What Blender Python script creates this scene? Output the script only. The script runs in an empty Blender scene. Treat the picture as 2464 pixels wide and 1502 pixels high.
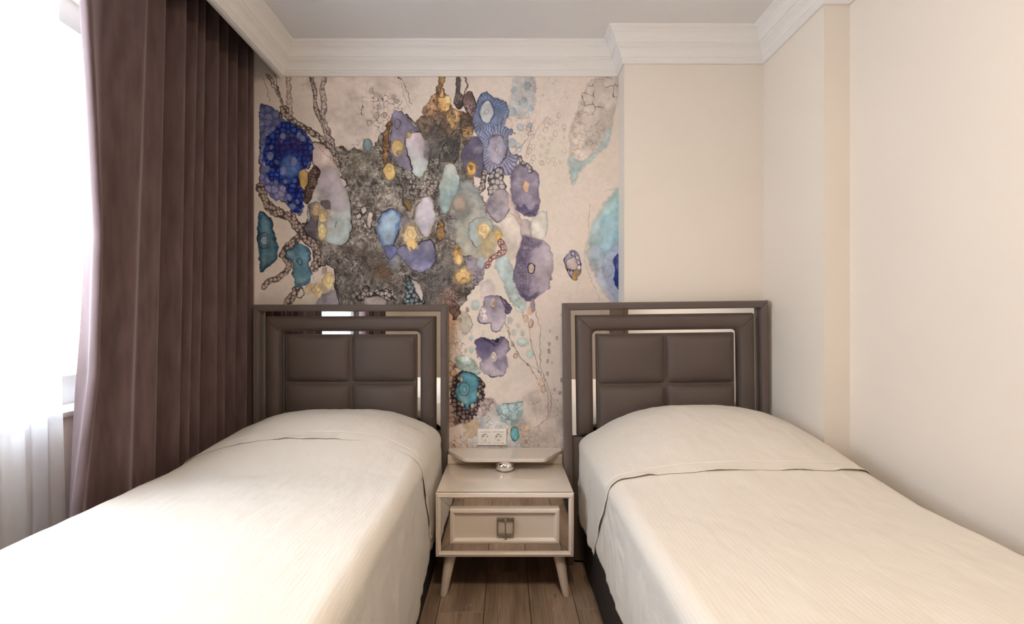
import bpy, bmesh, math, random
import numpy as np
from mathutils import Vector, Matrix

# ================================================================ camera, daylight, exposure
scene = bpy.context.scene
COL = scene.collection
random.seed(4)
cam_d = bpy.data.cameras.new('camera'); cam = bpy.data.objects.new('camera', cam_d); COL.objects.link(cam)
cam.location = (0, 0, 1.16); cam.rotation_euler = (math.radians(90), 0, 0)
cam_d.sensor_width = 36; cam_d.lens = 1150 / 2464 * 36; cam_d.shift_x = 16 / 2464; cam_d.shift_y = 15 / 2464; cam_d.clip_start = .02
scene.camera = cam

world = bpy.data.worlds.new('overcast_sky'); scene.world = world; world.use_nodes = True
bg = world.node_tree.nodes['Background']; bg.inputs[0].default_value = (.88, .94, 1, 1); bg.inputs[1].default_value = 6.5

WIN_Y0, WIN_Y1, WIN_Z0, WIN_Z1 = .25, 2.05, .84, 2.36      # window opening in the left wall
pl = bpy.data.lights.new('window_daylight_portal', 'AREA'); pl.shape = 'RECTANGLE'; pl.size = WIN_Z1 - WIN_Z0; pl.size_y = WIN_Y1 - WIN_Y0
pl.cycles.is_portal = True
po = bpy.data.objects.new('window_daylight_portal', pl); COL.objects.link(po)
po.location = (-1.74, (WIN_Y0 + WIN_Y1) / 2, (WIN_Z0 + WIN_Z1) / 2); po.rotation_euler = (0, math.radians(-90), 0)

vs = scene.view_settings; vs.view_transform = 'Standard'; vs.look = 'None'; vs.gamma = 1; vs.use_curve_mapping = False
vs.exposure = 1.15
LAMP_W = 114.0; LAMP_COL = (1.0, .785, .565)

cy = scene.cycles
cy.use_light_tree = False; cy.adaptive_threshold = .1; cy.adaptive_min_samples = 16
cy.max_bounces = 6; cy.diffuse_bounces = 4; cy.glossy_bounces = 4; cy.transmission_bounces = 4; cy.transparent_max_bounces = 8
cy.caustics_reflective = False; cy.caustics_refractive = False

# ================================================================ helpers
def lin(c):
    return tuple(((v / 255) / 12.92 if v <= 10.3 else ((v / 255 + .055) / 1.055) ** 2.4) for v in c)

def newmat(name):
    m = bpy.data.materials.new(name); m.use_nodes = True
    return m, m.node_tree.nodes, m.node_tree.links, m.node_tree.nodes['Principled BSDF']

def mat(name, rgb, rough=.6, metal=0., sheen=0., spec=None, bump=0., bscale=200., var=0., vscale=6., coat=0.):
    m, N, Lk, p = newmat(name)
    p.inputs['Roughness'].default_value = rough; p.inputs['Metallic'].default_value = metal
    if spec is not None: p.inputs['Specular IOR Level'].default_value = spec
    if sheen: p.inputs['Sheen Weight'].default_value = sheen; p.inputs['Sheen Roughness'].default_value = .45
    if coat: p.inputs['Coat Weight'].default_value = coat; p.inputs['Coat Roughness'].default_value = .05
    p.inputs['Base Color'].default_value = (*rgb, 1)
    if var or bump: tc = N.new('ShaderNodeTexCoord')
    if var:
        n1 = N.new('ShaderNodeTexNoise'); n1.inputs['Scale'].default_value = vscale; n1.inputs['Detail'].default_value = 1
        Lk.new(tc.outputs['Object'], n1.inputs['Vector'])
        mx = N.new('ShaderNodeMixRGB'); mx.blend_type = 'MULTIPLY'; mx.inputs['Fac'].default_value = 1
        mx.inputs['Color1'].default_value = (*rgb, 1)
        mr = N.new('ShaderNodeMapRange'); mr.inputs['To Min'].default_value = 1 - var; mr.inputs['To Max'].default_value = 1 + var * .5
        Lk.new(n1.outputs['Fac'], mr.inputs['Value']); Lk.new(mr.outputs['Result'], mx.inputs['Color2']); Lk.new(mx.outputs['Color'], p.inputs['Base Color'])
    if bump:
        n2 = N.new('ShaderNodeTexNoise'); n2.inputs['Scale'].default_value = bscale; n2.inputs['Detail'].default_value = 0
        Lk.new(tc.outputs['Object'], n2.inputs['Vector'])
        b = N.new('ShaderNodeBump'); b.inputs['Strength'].default_value = bump; b.inputs['Distance'].default_value = .002
        Lk.new(n2.outputs['Fac'], b.inputs['Height']); Lk.new(b.outputs['Normal'], p.inputs['Normal'])
    return m

def origin(o):
    v = Vector((0, 0, 0))
    while o is not None: v += o.location; o = o.parent
    return v

def build(name, V, F, material, parent=None, smooth=False, label=None, auto=None):
    """one mesh object; V in world coordinates (parents only translate)"""
    me = bpy.data.meshes.new(name)
    off = np.array(origin(parent)) if parent is not None else np.zeros(3)
    V = np.asarray(V, float).reshape(-1, 3) - off
    me.from_pydata(V.tolist(), [], [tuple(int(i) for i in f) for f in F]); me.update()
    if smooth:
        me.polygons.foreach_set('use_smooth', [True] * len(me.polygons))
        if auto is not None: me.set_sharp_from_angle(angle=math.radians(auto))
    me.materials.append(material)
    o = bpy.data.objects.new(name, me); COL.objects.link(o); o.parent = parent
    if label: o['label'] = label
    return o

def fix(o):
    bm = bmesh.new(); bm.from_mesh(o.data); bmesh.ops.remove_doubles(bm, verts=bm.verts, dist=1e-6); bmesh.ops.recalc_face_normals(bm, faces=bm.faces); bm.to_mesh(o.data); bm.free()
    return o

def empty(name, loc):
    o = bpy.data.objects.new(name, None); COL.objects.link(o); o.location = loc; o.empty_display_size = .1
    return o

def tag(o, label, cat, group=None):
    o['label'] = label; o['category'] = cat
    if group: o['group'] = group
    return o

def structure(o):
    o['kind'] = 'structure'; return o

def box(name, x0, x1, y0, y1, z0, z1, material, parent=None, bev=0., seg=2, T=None, label=None):
    bm = bmesh.new(); bmesh.ops.create_cube(bm, size=1)
    for v in bm.verts: v.co = Vector(((x0 + x1) / 2 + v.co.x * (x1 - x0), (y0 + y1) / 2 + v.co.y * (y1 - y0), (z0 + z1) / 2 + v.co.z * (z1 - z0)))
    if bev: bmesh.ops.bevel(bm, geom=list(bm.edges), offset=bev, segments=seg, profile=.5, affect='EDGES')
    V = np.array([v.co for v in bm.verts]); bm.verts.index_update(); F = [[v.index for v in f.verts] for f in bm.faces]; bm.free()
    if T is not None: V = T(V)
    return build(name, V, F, material, parent, bool(bev), label, 40)

def prism(name, poly, z0, z1, material, parent=None, bev=0., T=None):
    n = len(poly)
    V = [(x, y, z0) for x, y in poly] + [(x, y, z1) for x, y in poly]
    F = [list(range(n))[::-1], list(range(n, 2 * n))] + [[i, (i + 1) % n, n + (i + 1) % n, n + i] for i in range(n)]
    o = fix(build(name, V, F, material, parent))
    if bev:
        bm = bmesh.new(); bm.from_mesh(o.data)
        es = [e for e in bm.edges if e.is_manifold and e.calc_face_angle(0) > .5]
        bmesh.ops.bevel(bm, geom=es, offset=bev, segments=2, profile=.5, affect='EDGES'); bm.to_mesh(o.data); bm.free()
    return o

def lathe(name, prof, cx, cy, cz, material, parent=None, n=40, axis='z', T=None, smooth=True):
    """profile (r, h) turned around an axis"""
    V = []; F = []
    for r, h in prof:
        for k in range(n):
            a = 2 * math.pi * k / n
            if axis == 'z': V.append((cx + r * math.cos(a), cy + r * math.sin(a), cz + h))
            else: V.append((cx + r * math.cos(a), cy + h, cz + r * math.sin(a)))
    m = len(prof)
    for j in range(m - 1):
        for k in range(n): F.append([j * n + k, j * n + (k + 1) % n, (j + 1) * n + (k + 1) % n, (j + 1) * n + k])
    F.append(list(range(n))[::-1]); F.append(list(range((m - 1) * n, m * n)))
    o = build(name, V, F, material, parent, smooth, None, 40)
    return fix(o) if False else o

def grid_faces(nr, nc, loop=False):
    F = []
    for i in range(nr - 1):
        for j in range(nc if loop else nc - 1):
            k = (j + 1) % nc
            F.append((i * nc + j, i * nc + k, (i + 1) * nc + k, (i + 1) * nc + j))
    return F

def mitred_rect(name, x0, x1, z0, z1, prof, yf, material, parent, T=None, smooth=False):
    """rectangular moulding: profile of (inset from the outer edge, height towards the room) swept round with mitred corners; yf = wall-side plane"""
    V = []
    for o, h in prof:
        for x, z in ((x0 + o, z0 + o), (x1 - o, z0 + o), (x1 - o, z1 - o), (x0 + o, z1 - o)): V.append((x, yf - h, z))
    V = np.array(V)
    if T is not None: V = T(V)
    F = grid_faces(len(prof), 4, True)
    n = len(prof)
    F += [((n - 1) * 4 + j, (n - 1) * 4 + (j + 1) % 4, (j + 1) % 4, j) for j in range(4)]
    return fix(build(name, V, F, material, parent, smooth, None, 35))

def puff(name, x0, x1, z0, z1, y0, d, r, material, parent, T=None, n=22, dome=.35, label=None):
    """upholstered cushion: back plane at y0, bulging d towards the room, edges rounded over r"""
    w, h = x1 - x0, z1 - z0
    def axis(a, b):
        t = np.linspace(0, 1, n); s = .5 - .5 * np.cos(np.pi * t); return a + (b - a) * (.65 * s + .35 * t)
    xs, zs = axis(x0, x1), axis(z0, z1)
    X, Z = np.meshgrid(xs, zs)
    e = np.minimum(np.minimum(X - x0, x1 - X), np.minimum(Z - z0, z1 - Z))
    ex = np.clip(np.minimum(X - x0, x1 - X) / r, 0, 1); ez = np.clip(np.minimum(Z - z0, z1 - Z) / r, 0, 1)
    rnd = np.sqrt(np.clip(1 - (1 - ex) ** 2, 0, 1)) * np.sqrt(np.clip(1 - (1 - ez) ** 2, 0, 1))
    dm = (1 - np.abs(2 * (X - x0) / w - 1) ** 2.5) * (1 - np.abs(2 * (Z - z0) / h - 1) ** 2.5)
    H = d * ((1 - dome) * rnd + dome * dm * rnd)
    V = np.stack([X, y0 - H, Z], -1).reshape(-1, 3); F = grid_faces(n, n)
    nb = n * n
    ring = [i for i in range(n)] + [i * n + n - 1 for i in range(1, n)] + [(n - 1) * n + i for i in range(n - 2, -1, -1)] + [i * n for i in range(n - 2, 0, -1)]
    back = V[ring].copy(); back[:, 1] = y0 + .004
    V = np.vstack([V, back]); m = len(ring)
    F = [tuple(f) for f in F] + [(ring[i], ring[(i + 1) % m], nb + (i + 1) % m, nb + i) for i in range(m)] + [tuple(range(nb, nb + m))]
    if T is not None: V = T(V)
    return fix(build(name, V, F, material, parent, True, label, 60))

def tube(name, pts, r, material, parent=None, n=8, T=None):
    P = [Vector(p) for p in pts]; V = []
    for i, p in enumerate(P):
        d = (P[min(i + 1, len(P) - 1)] - P[max(i - 1, 0)]).normalized()
        u = d.cross(Vector((0, 0, 1)) if abs(d.z) < .9 else Vector((1, 0, 0))).normalized(); w = d.cross(u)
        for k in range(n):
            a = 2 * math.pi * k / n; V.append(p + (u * math.cos(a) + w * math.sin(a)) * r)
    F = [tuple(f) for f in grid_faces(len(P), n, True)] + [tuple(range(n)), tuple(range((len(P) - 1) * n, len(P) * n))]
    V = np.array(V)
    if T is not None: V = T(V)
    return fix(build(name, V, F, material, parent, True, None, 50))
# ---------------------------------------------------------------- mural print (painted procedurally into point colours)

def _h(ix, iy, s):
    ix = np.atleast_1d(ix); iy = np.atleast_1d(iy)
    n = (ix.astype(np.int64) * 374761393 + iy.astype(np.int64) * 668265263 + s * 1442695041) & 0xffffffff
    n = ((n ^ (n >> 13)) * 1274126177) & 0xffffffff
    n = ((n ^ (n >> 16)) * 2246822519) & 0xffffffff
    return ((n ^ (n >> 15)) & 0xffffff) / float(0x1000000)

def vnoise(x, y, sc, s, octv=3, gain=.5):
    out = 0.; a = 1.; tot = 0.
    for k in range(octv):
        u = x / sc; v = y / sc
        iu = np.floor(u); iv = np.floor(v); fu = u - iu; fv = v - iv
        fu = fu * fu * (3 - 2 * fu); fv = fv * fv * (3 - 2 * fv)
        q = s * 7 + k
        out = out + a * ((_h(iu, iv, q) * (1 - fu) + _h(iu + 1, iv, q) * fu) * (1 - fv) + (_h(iu, iv + 1, q) * (1 - fu) + _h(iu + 1, iv + 1, q) * fu) * fv)
        tot += a; a *= gain; sc *= .5
    return out / tot

def voro(x, y, sc, s):
    u = x / sc; v = y / sc; iu = np.floor(u); iv = np.floor(v)
    f1 = np.full(u.shape, 9.); f2 = np.full(u.shape, 9.); cid = np.zeros(u.shape)
    for dx in (-1, 0, 1):
        for dy in (-1, 0, 1):
            cx = iu + dx; cy = iv + dy
            d = np.hypot(cx + .1 + .8 * _h(cx, cy, s) - u, cy + .1 + .8 * _h(cx, cy, s + 1) - v)
            nf = d < f1
            f2 = np.where(nf, f1, np.minimum(f2, d)); cid = np.where(nf, _h(cx, cy, s + 2), cid); f1 = np.where(nf, d, f1)
    return f1, f2 - f1, cid

def sst(a, b, x):
    t = np.clip((x - a) / (b - a), 0, 1)
    return t * t * (3 - 2 * t)

def smooth_loop(p, n=4, closed=True):
    p = np.array(p, float); N = len(p); o = []
    for i in range(N if closed else N - 1):
        g = (lambda k: p[k % N]) if closed else (lambda k: p[min(max(k, 0), N - 1)])
        p0, p1, p2, p3 = g(i - 1), g(i), g(i + 1), g(i + 2)
        for k in range(n):
            t = k / n
            o.append(.5 * (2 * p1 + (p2 - p0) * t + (2 * p0 - 5 * p1 + 4 * p2 - p3) * t * t + (3 * p1 - p0 - 3 * p2 + p3) * t ** 3))
    if not closed: o.append(p[-1])
    return np.array(o)

LO = lambda p: [(620 + x / 2.682, 180 + y / 2.682) for x, y in p]
RO = lambda p: [(1050 + x / 2.682, 180 + y / 2.682) for x, y in p]
BO = lambda p: [(1040 + x / 3.952, 720 + y / 3.952) for x, y in p]
INK = (52, 44, 44)

class Painter:
    """Paints ink-wash shapes over a regular grid of points (x, y in print units)."""
    def __init__(s, x0, x1, y0, y1, st):
        s.xs = np.arange(x0, x1 + st * .5, st); s.ys = np.arange(y0, y1 + st * .5, st); s.st = st
        s.X, s.Y = np.meshgrid(s.xs, s.ys)
        s.c = np.zeros(s.X.shape + (3,)); s.c[:] = (229, 216, 206)
        s.W = {}
        s.seed = 11

    def sub(s, x0, x1, y0, y1):
        a = np.searchsorted(s.xs, x0); b = np.searchsorted(s.xs, x1); c = np.searchsorted(s.ys, y0); d = np.searchsorted(s.ys, y1)
        return (slice(c, d), slice(a, b)) if b > a and d > c else None

    def warped(s, q, amp, sc):
        X, Y = s.X[q], s.Y[q]; f = amp * 1.5 * vnoise(X, Y, 60, 7, 2) * 2
        return (X + amp * 2.4 * (vnoise(X, Y, sc, 3) - .5) + f * (vnoise(X, Y, 7, 5, 2) - .5),
                Y + amp * 2.4 * (vnoise(X, Y, sc, 4) - .5) + f * (vnoise(X, Y, 7, 6, 2) - .5))

    def mix(s, q, col, a):
        s.c[q] += (np.asarray(col, float) - s.c[q]) * a[..., None]

    def segdist(s, x, y, P, closed):
        d2 = np.full(x.shape, 1e12); ins = np.zeros(x.shape, bool)
        N = len(P)
        for i in range(N if closed else N - 1):
            ax, ay = P[i]; bx, by = P[(i + 1) % N]
            ex, ey = bx - ax, by - ay; wx, wy = x - ax, y - ay
            t = np.clip((wx * ex + wy * ey) / (ex * ex + ey * ey + 1e-9), 0, 1)
            d2 = np.minimum(d2, (wx - ex * t) ** 2 + (wy - ey * t) ** 2)
            if closed and ay != by:
                ins ^= ((ay > y) != (by > y)) & (x < ex * (y - ay) / (by - ay) + ax)
        d = np.sqrt(d2)
        return np.where(ins, -d, d) if closed else d

    def blob(s, pts, col, col2=None, axis='y', soft=1.2, warp=3., ws=22., line=None, lw=1.3, la=.85, a=1., tex=None, edge=None, ew=10., cs=12., cline=INK, clw=.09, cla=.8, grit=.5):
        s.seed += 3
        P = smooth_loop(pts); m = 14 + soft + warp
        q = s.sub(P[:, 0].min() - m, P[:, 0].max() + m, P[:, 1].min() - m, P[:, 1].max() + m)
        if q is None: return
        x, y = s.warped(q, warp, ws)
        sd = s.segdist(x, y, P, True)
        X, Y = s.X[q], s.Y[q]
        base = np.zeros(X.shape + (3,)); base[:] = col
        if col2 is not None:
            lo, hi = (P[:, 1].min(), P[:, 1].max()) if axis == 'y' else (P[:, 0].min(), P[:, 0].max())
            t = sst(0, 1, ((Y if axis == 'y' else X) - lo) / (hi - lo) + .5 * (vnoise(X, Y, 30, s.seed) - .5))
            base += (np.array(col2, float) - base) * t[..., None]
        n = vnoise(X, Y, 34, s.seed, 4, .6)
        hn = sst(.5, .8, vnoise(X, Y, 26, s.seed + 9, 3)); base += (np.array((206, 192, 186), float) - base) * (hn * .3)[..., None]
        base *= (1 + .5 * (n - .5) - .16 * np.exp(-np.abs(sd) / 3.5))[..., None]
        if edge is not None:
            e = sst(ew, 0, -sd + 9 * (vnoise(X, Y, 9, s.seed + 1, 3) - .5))
            base += (np.array(edge, float) - base) * (e * .85)[..., None]
        if tex == 'grit':
            g = vnoise(x * 1.4 + 8 * vnoise(X, Y, 14, 8), y + 14 * vnoise(X, Y, 18, 9), 9, s.seed, 4, .75)
            r = 1 - np.abs(2 * vnoise(x + 9 * vnoise(X, Y, 10, 18), y + 9 * vnoise(X, Y, 11, 19), 13, s.seed + 2, 4, .7) - 1)
            base *= (1 + grit * 1.7 * (g - .5))[..., None]
            dk = sst(.86, .99, r) * sst(.35, .6, vnoise(X, Y, 40, 21, 2))
            base += (np.array((50, 44, 42), float) - base) * (dk * .75)[..., None]
            lt = sst(.68, .8, vnoise(X, Y, 7, s.seed + 4, 3, .7))
            base += (np.array((196, 184, 170), float) - base) * (lt * .45)[..., None]
        if tex == 'cells':
            f1, ed, cid = voro(X + 3 * vnoise(X, Y, 12, 31), Y + 3 * vnoise(X, Y, 12, 32), cs, s.seed)
            base *= (.88 + .28 * cid)[..., None]
            ring = sst(.05, .0, np.abs(f1 - .26) - .015) * (cid > .45) * .5
            ed = np.minimum(ed, (.44 + .22 * cid - f1) * .9 + clw)
            k = np.maximum(sst(clw * 2.2, clw * .5, ed - .06 * (vnoise(X, Y, 16, 33) - .5)), ring)
            base += (np.array(cline, float) - base) * (k * cla)[..., None]
        al = sst(soft, -soft, sd) * a
        s.c[q] += (base - s.c[q]) * al[..., None]
        if line is not None:
            w = lw * (-.15 + 1.6 * vnoise(X, Y, 16, s.seed + 5, 3))
            k = sst(w + .8, w - .4, np.abs(sd)) * la * sst(.25, .6, vnoise(X, Y, 38, s.seed + 6, 2))
            s.mix(q, line, k)

    def ell(s, o, x, y, rx, ry, col, **k):
        t = np.linspace(0, 2 * np.pi, 13)[:-1]
        k.setdefault('warp', 2.); k.setdefault('ws', 12.)
        s.blob(o([(x + rx * np.cos(u), y + ry * np.sin(u)) for u in t]), col, **k)

    def ring(s, o, x, y, rx, ry, col=INK, lw=.9, a=.7):
        t = np.linspace(0, 2 * np.pi, 15)[:-1]
        s.line(o([(x + rx * np.cos(u), y + ry * np.sin(u)) for u in t] + [(x + rx, y)]), lw, col, a, warp=2.)

    def sun(s, o, x, y, rx, ry, col=(246, 219, 164)):
        s.ell(o, x, y, rx * 1.35, ry * 1.3, (col[0] * .9, col[1] * .9, col[2] * .95), soft=6, warp=6, ws=9, a=.6)
        s.ell(o, x, y, rx, ry, col, warp=4, ws=9, line=(160, 122, 78), lw=.7, la=.6)
        s.ring(o, x, y - ry * .1, rx * .45, ry * .42, (196, 156, 98), .8, .7)

    def line(s, pts, w, col=INK, a=.8, warp=4., ws=22., n=4):
        P = smooth_loop(pts, n, False); m = 10 + w + warp
        q = s.sub(P[:, 0].min() - m, P[:, 0].max() + m, P[:, 1].min() - m, P[:, 1].max() + m)
        if q is None: return
        x, y = s.warped(q, warp, ws); d = s.segdist(x, y, P, False)
        ww = w * (.5 + vnoise(s.X[q], s.Y[q], 16, 41, 2))
        s.mix(q, col, sst(ww + .8, max(0, w * .5) - .4, d) * a)

    def chain(s, pts, r, fill=(150, 130, 120), cs=10., ink=(70, 58, 56), la=.78, fa=.9, clw=.07):
        s.seed += 3
        P = smooth_loop(pts, 4, False); m = 14 + r
        q = s.sub(P[:, 0].min() - m, P[:, 0].max() + m, P[:, 1].min() - m, P[:, 1].max() + m)
        if q is None: return
        X, Y = s.X[q], s.Y[q]; x, y = s.warped(q, 3., 16.)
        d = s.segdist(x, y, P, False); rr = r * (.45 + 1.0 * vnoise(X, Y, 22, s.seed, 3))
        f1, ed, cid = voro(X, Y, cs, s.seed)
        base = np.zeros(X.shape + (3,)); base[:] = fill
        base *= (.85 + .35 * cid)[..., None]
        base += (np.array((222, 200, 186), float) - base) * (sst(.55, .2, f1) * .75)[..., None]
        ed = np.minimum(ed, (.46 + .2 * cid - f1) * .9 + clw)
        k = np.maximum(sst(clw * 2.4, clw * .6, ed), sst(.06, 0, np.abs(f1 - .2)) * .5 * (cid > .4))
        base += (np.array(ink, float) - base) * (k * la)[..., None]
        al = sst(rr + .8, rr - .8, d) * fa
        s.c[q] += (base - s.c[q]) * al[..., None]
        w = .1 + 1.7 * vnoise(X, Y, 18, s.seed + 1)
        s.mix(q, ink, sst(w + .8, w - .5, np.abs(d - rr)) * la)

    def net(s, pts, cs, col=(96, 82, 78), a=.6, w=.05, soft=8.):
        s.seed += 3
        P = smooth_loop(pts); m = 10 + soft
        q = s.sub(P[:, 0].min() - m, P[:, 0].max() + m, P[:, 1].min() - m, P[:, 1].max() + m)
        if q is None: return
        X, Y = s.X[q], s.Y[q]; x, y = s.warped(q, 4., 14.)
        sd = s.segdist(x, y, P, True); f1, ed, cid = voro(x, y, cs, s.seed)
        br = sst(.3, .55, vnoise(X, Y, 24, s.seed + 1, 2))
        s.mix(q, col, sst(w * 2, w * .3, ed) * sst(soft, -soft, sd) * a * br)

def paint_mural(p):
    X, Y = p.X, p.Y; A = (slice(None), slice(None))
    p.mix(A, (229, 211, 201), sst(.45, .75, vnoise(X, Y, 150, 51, 3)) * .6)
    p.mix(A, (222, 212, 196), sst(.5, .8, vnoise(X, Y, 120, 52, 3)) * .6)
    p.mix(A, (206, 200, 194), sst(.6, .85, vnoise(X, Y, 90, 53, 3)) * .4)
    p.c *= (1 + .05 * (vnoise(X, Y, 5, 54, 3) - .5))[..., None]
    b, e, n, ch, ln, net = p.blob, p.ell, p.ring, p.chain, p.line, p.net
    L, R, B = LO, RO, BO
    # pale washes on the right
    b(R([(500,20),(630,20),(640,130),(620,250),(560,290),(500,260),(470,190),(490,100)]), (196,200,204), soft=5, a=.7)
    net(R([(500,20),(640,20),(640,280),(560,420),(500,300),(470,190)]), 11, (130,130,140), .5, .06)
    for x, y, r in ((590,70,20),(560,180,26),(610,215,18),(490,240,24),(500,100,16),(490,440,26),(530,470,24),(540,340,18),(600,330,15)):
        e(R, x, y, r, r * 1.25, (178,200,212), a=.75, soft=1.5, line=(130,150,175), lw=.5, la=.5)
    e(R, 513, 462, 10, 14, (226,196,158), soft=2)
    for k in range(46):
        x = 560 + 270 * _h(np.array(k), np.array(1), 5)[0]; y = 260 + 330 * _h(np.array(k), np.array(2), 5)[0]; r = 6 + 8 * _h(np.array(k), np.array(3), 5)[0]
        n(R, x, y, r, r * 1.35, (160,146,138), .6, .5)
    net(R([(640,30),(860,30),(850,190),(700,200),(630,120)]), 20, (140,125,118), .35, .03)
    b(R([(1020,20),(1180,20),(1150,250),(1120,400),(1090,470),(960,560),(880,700),(860,560),(870,330),(910,230),(950,120)]), (208,196,188), soft=4, a=.75)
    b(R([(860,530),(940,560),(1030,500),(1090,400),(1120,330),(1110,440),(1020,550),(920,630),(882,715),(864,640)]), (176,206,208), soft=6, a=.85, warp=5)
    net(R([(1020,20),(1180,20),(1160,180),(1060,260),(980,260),(920,200)]), 26, (80,70,66), .8, .035)
    net(R([(890,260),(1060,270),(1080,420),(960,540),(880,520)]), 15, (120,108,100), .45, .05)
    for x, y in ((945,185),(915,258),(922,305),(893,388),(910,468),(880,512),(972,445)):
        n(R, x, y, 7, 11, (190,130,96), .7, .8)
    # cyan crescent at the right edge
    b(R([(1200,770),(1110,800),(1050,890),(1000,1000),(980,1120),(1000,1240),(1050,1350),(1110,1420),(1200,1480)]), (168,210,210), (176,186,214), soft=9, warp=6, a=.9)
    b(R([(1200,830),(1120,880),(1070,980),(1050,1100),(1080,1180),(1200,1160)]), (140,188,210), soft=14, warp=8, a=.7)
    b(R([(1200,1090),(1120,1130),(1070,1200),(1090,1330),(1140,1420),(1200,1460)]), (170,184,214), soft=7, a=.8)
    net(R([(1200,1120),(1100,1130),(1070,1230),(1100,1340),(1200,1440)]), 16, (120,130,160), .6, .05)
    b(R([(1138,1185),(1190,1170),(1190,1375),(1145,1340),(1150,1260)]), (48,74,158), warp=3, line=(35,50,110), tex='cells', cs=14, cline=(30,45,110), cla=.5)
    ln(R([(990,840),(985,1000),(962,1150),(985,1300),(1060,1450)]), .5, (150,135,125), .5)
    ln(R([(1190,720),(1130,740),(1080,745)]), .5, (150,135,125), .5)
    # top lines and branches, upper left
    b(L([(330,20),(1000,20),(960,220),(700,420),(480,440),(430,200)]), (222,204,194), soft=22, warp=8, a=.6)
    ch(L([(60,-5),(110,70),(150,160),(180,225)]), 3.2, (205,188,174), 7, (92,80,76), .7, .6)
    ln(L([(40,30),(70,110),(75,190),(105,225)]), .6, (110,96,90), .6)
    ln(L([(100,0),(135,100),(150,160),(200,235)]), .7, INK, .75)
    ch(L([(198,10),(203,120),(214,250)]), 4.5, (206,186,174), 7, (120,104,98), .6, .6)
    ch(L([(350,15),(368,110),(378,210),(405,280),(445,380),(492,460)]), 4.5, (168,150,142), 7, (76,64,62), .8, .8)
    ch(L([(432,15),(415,90),(424,160),(432,220),(420,280),(460,370)]), 5.5, (186,176,170), 9, (92,80,78), .6, .8, .06)
    ln(L([(905,15),(945,70),(975,140),(1000,190)]), .7, INK, .75)
    ln(L([(860,40),(930,80),(950,150),(990,220)]), .5, (150,135,128), .5)
    net(L([(685,60),(740,90),(800,105),(880,130),(940,190),(900,260),(840,330),(770,390),(690,410),(655,330),(645,240),(680,180)]), 13, (84,70,66), .85, .055)
    for x, y in ((735,105),(765,130),(790,140),(785,205),(765,265),(870,150),(895,170),(740,240),(720,310),(820,260)):
        e(L, x, y, 15, 20, (222,206,196), line=(96,80,74), lw=.6, la=.8, a=.8); e(L, x, y, 6, 8, (216,180,146), soft=1.5, a=.7)
    net(L([(440,300),(500,420),(620,440),(700,400),(720,480),(560,500),(470,420)]), 16, (120,100,94), .6, .05)
    # big grey mass
    G = (152,145,136)
    b(L([(490,490),(540,470),(590,500),(640,470),(700,500),(740,470),(780,420),(840,330),(890,250),(960,260),(1040,330),(1110,360),(1180,330),(1330,350),(1390,450),(1330,540),(1390,660),(1400,780),(1370,900),(1280,990),(1290,1090),(1370,1180),(1450,1220),(1430,1340),(1360,1430),(1290,1500),(1150,1540),(1000,1500),(800,1510),(530,1500),(500,1370),(500,1290),(480,1220),(390,1240),(395,1190),(385,1130),(330,1080),(300,1000),(330,900),(400,800),(560,720),(540,620)]), G, (126,118,112), tex='grit', warp=6, line=INK, lw=1.6, grit=.85)
    b(L([(560,1120),(700,1100),(800,1180),(880,1250),(900,1360),(760,1330),(640,1200)]), (98,88,80), tex='grit', soft=14, warp=8, a=.75)
    b(L([(500,500),(620,490),(740,480),(700,620),(600,680),(540,600)]), (158,148,134), tex='grit', soft=14, warp=8, a=.7)
    b(L([(1200,420),(1330,520),(1350,760),(1290,960),(1200,1040),(1170,760),(1160,560)]), (138,140,140), tex='grit', soft=14, warp=8, a=.7, grit=.35)
    b(L([(1050,1260),(1200,1180),(1330,1260),(1300,1420),(1150,1480),(1020,1440)]), (118,114,112), tex='grit', soft=14, warp=8, a=.8)
    b(L([(1180,1380),(1300,1370),(1290,1460),(1180,1500)]), (150,124,116), tex='grit', soft=8, a=.8)
    e(L, 805, 1275, 55, 40, (140,106,82), soft=7, a=.75, tex='grit', grit=.3)
    e(L, 880, 1190, 45, 75, (150,156,165), soft=9, a=.7)
    e(L, 740, 1420, 150, 45, (170,160,152), tex='cells', cs=11, clw=.11, cla=.9, line=INK, lw=1.5, warp=7)
    e(L, 760, 1470, 75, 42, (196,182,178), line=INK, lw=1.2)
    b(L([(960,1290),(1010,1330),(1050,1400),(1075,1480),(945,1490),(945,1400)]), (124,150,160), tex='cells', cs=10, clw=.12, cla=.85, line=INK)
    b(L([(1000,1330),(1035,1345),(1068,1420),(1062,1465),(1035,1430)]), (214,200,194), line=INK)
    net(L([(560,520),(760,500),(900,660),(760,780),(640,740)]), 9, (60,52,48), .45, .09, 12)
    net(L([(620,760),(780,700),(900,760),(760,860),(640,860)]), 7, (64,56,50), .4, .1, 12)
    net(L([(430,1130),(620,1120),(760,1300),(600,1380),(520,1300)]), 8, (58,50,46), .4, .09, 14)
    net(L([(900,640),(1160,640),(1200,760),(1000,800)]), 9, (56,50,48), .75, .1, 10)
    net(L([(1060,1300),(1330,1240),(1400,1330),(1250,1480),(1080,1480)]), 8, (56,48,46), .45, .09, 12)
    for x, y, r in ((1010,720,11),(1040,760,10),(1080,730,12),(1110,770,10),(1135,720,14),(1060,700,9),(990,690,9),(750,660,8),(1120,690,10)):
        e(L, x, y, r, r * 1.3, (196,186,178), line=INK, lw=.9)
    # pink-to-cyan long cell and its neighbours
    b(L([(352,440),(430,450),(480,500),(520,600),(545,700),(590,790),(605,880),(605,1000),(580,1080),(520,1105),(450,1080),(380,1060),(330,1000),(320,900),(340,800),(380,700),(395,610),(360,580),(345,500)]), (226,200,192), (184,200,200), warp=2.5, line=INK, lw=1.5)
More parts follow.
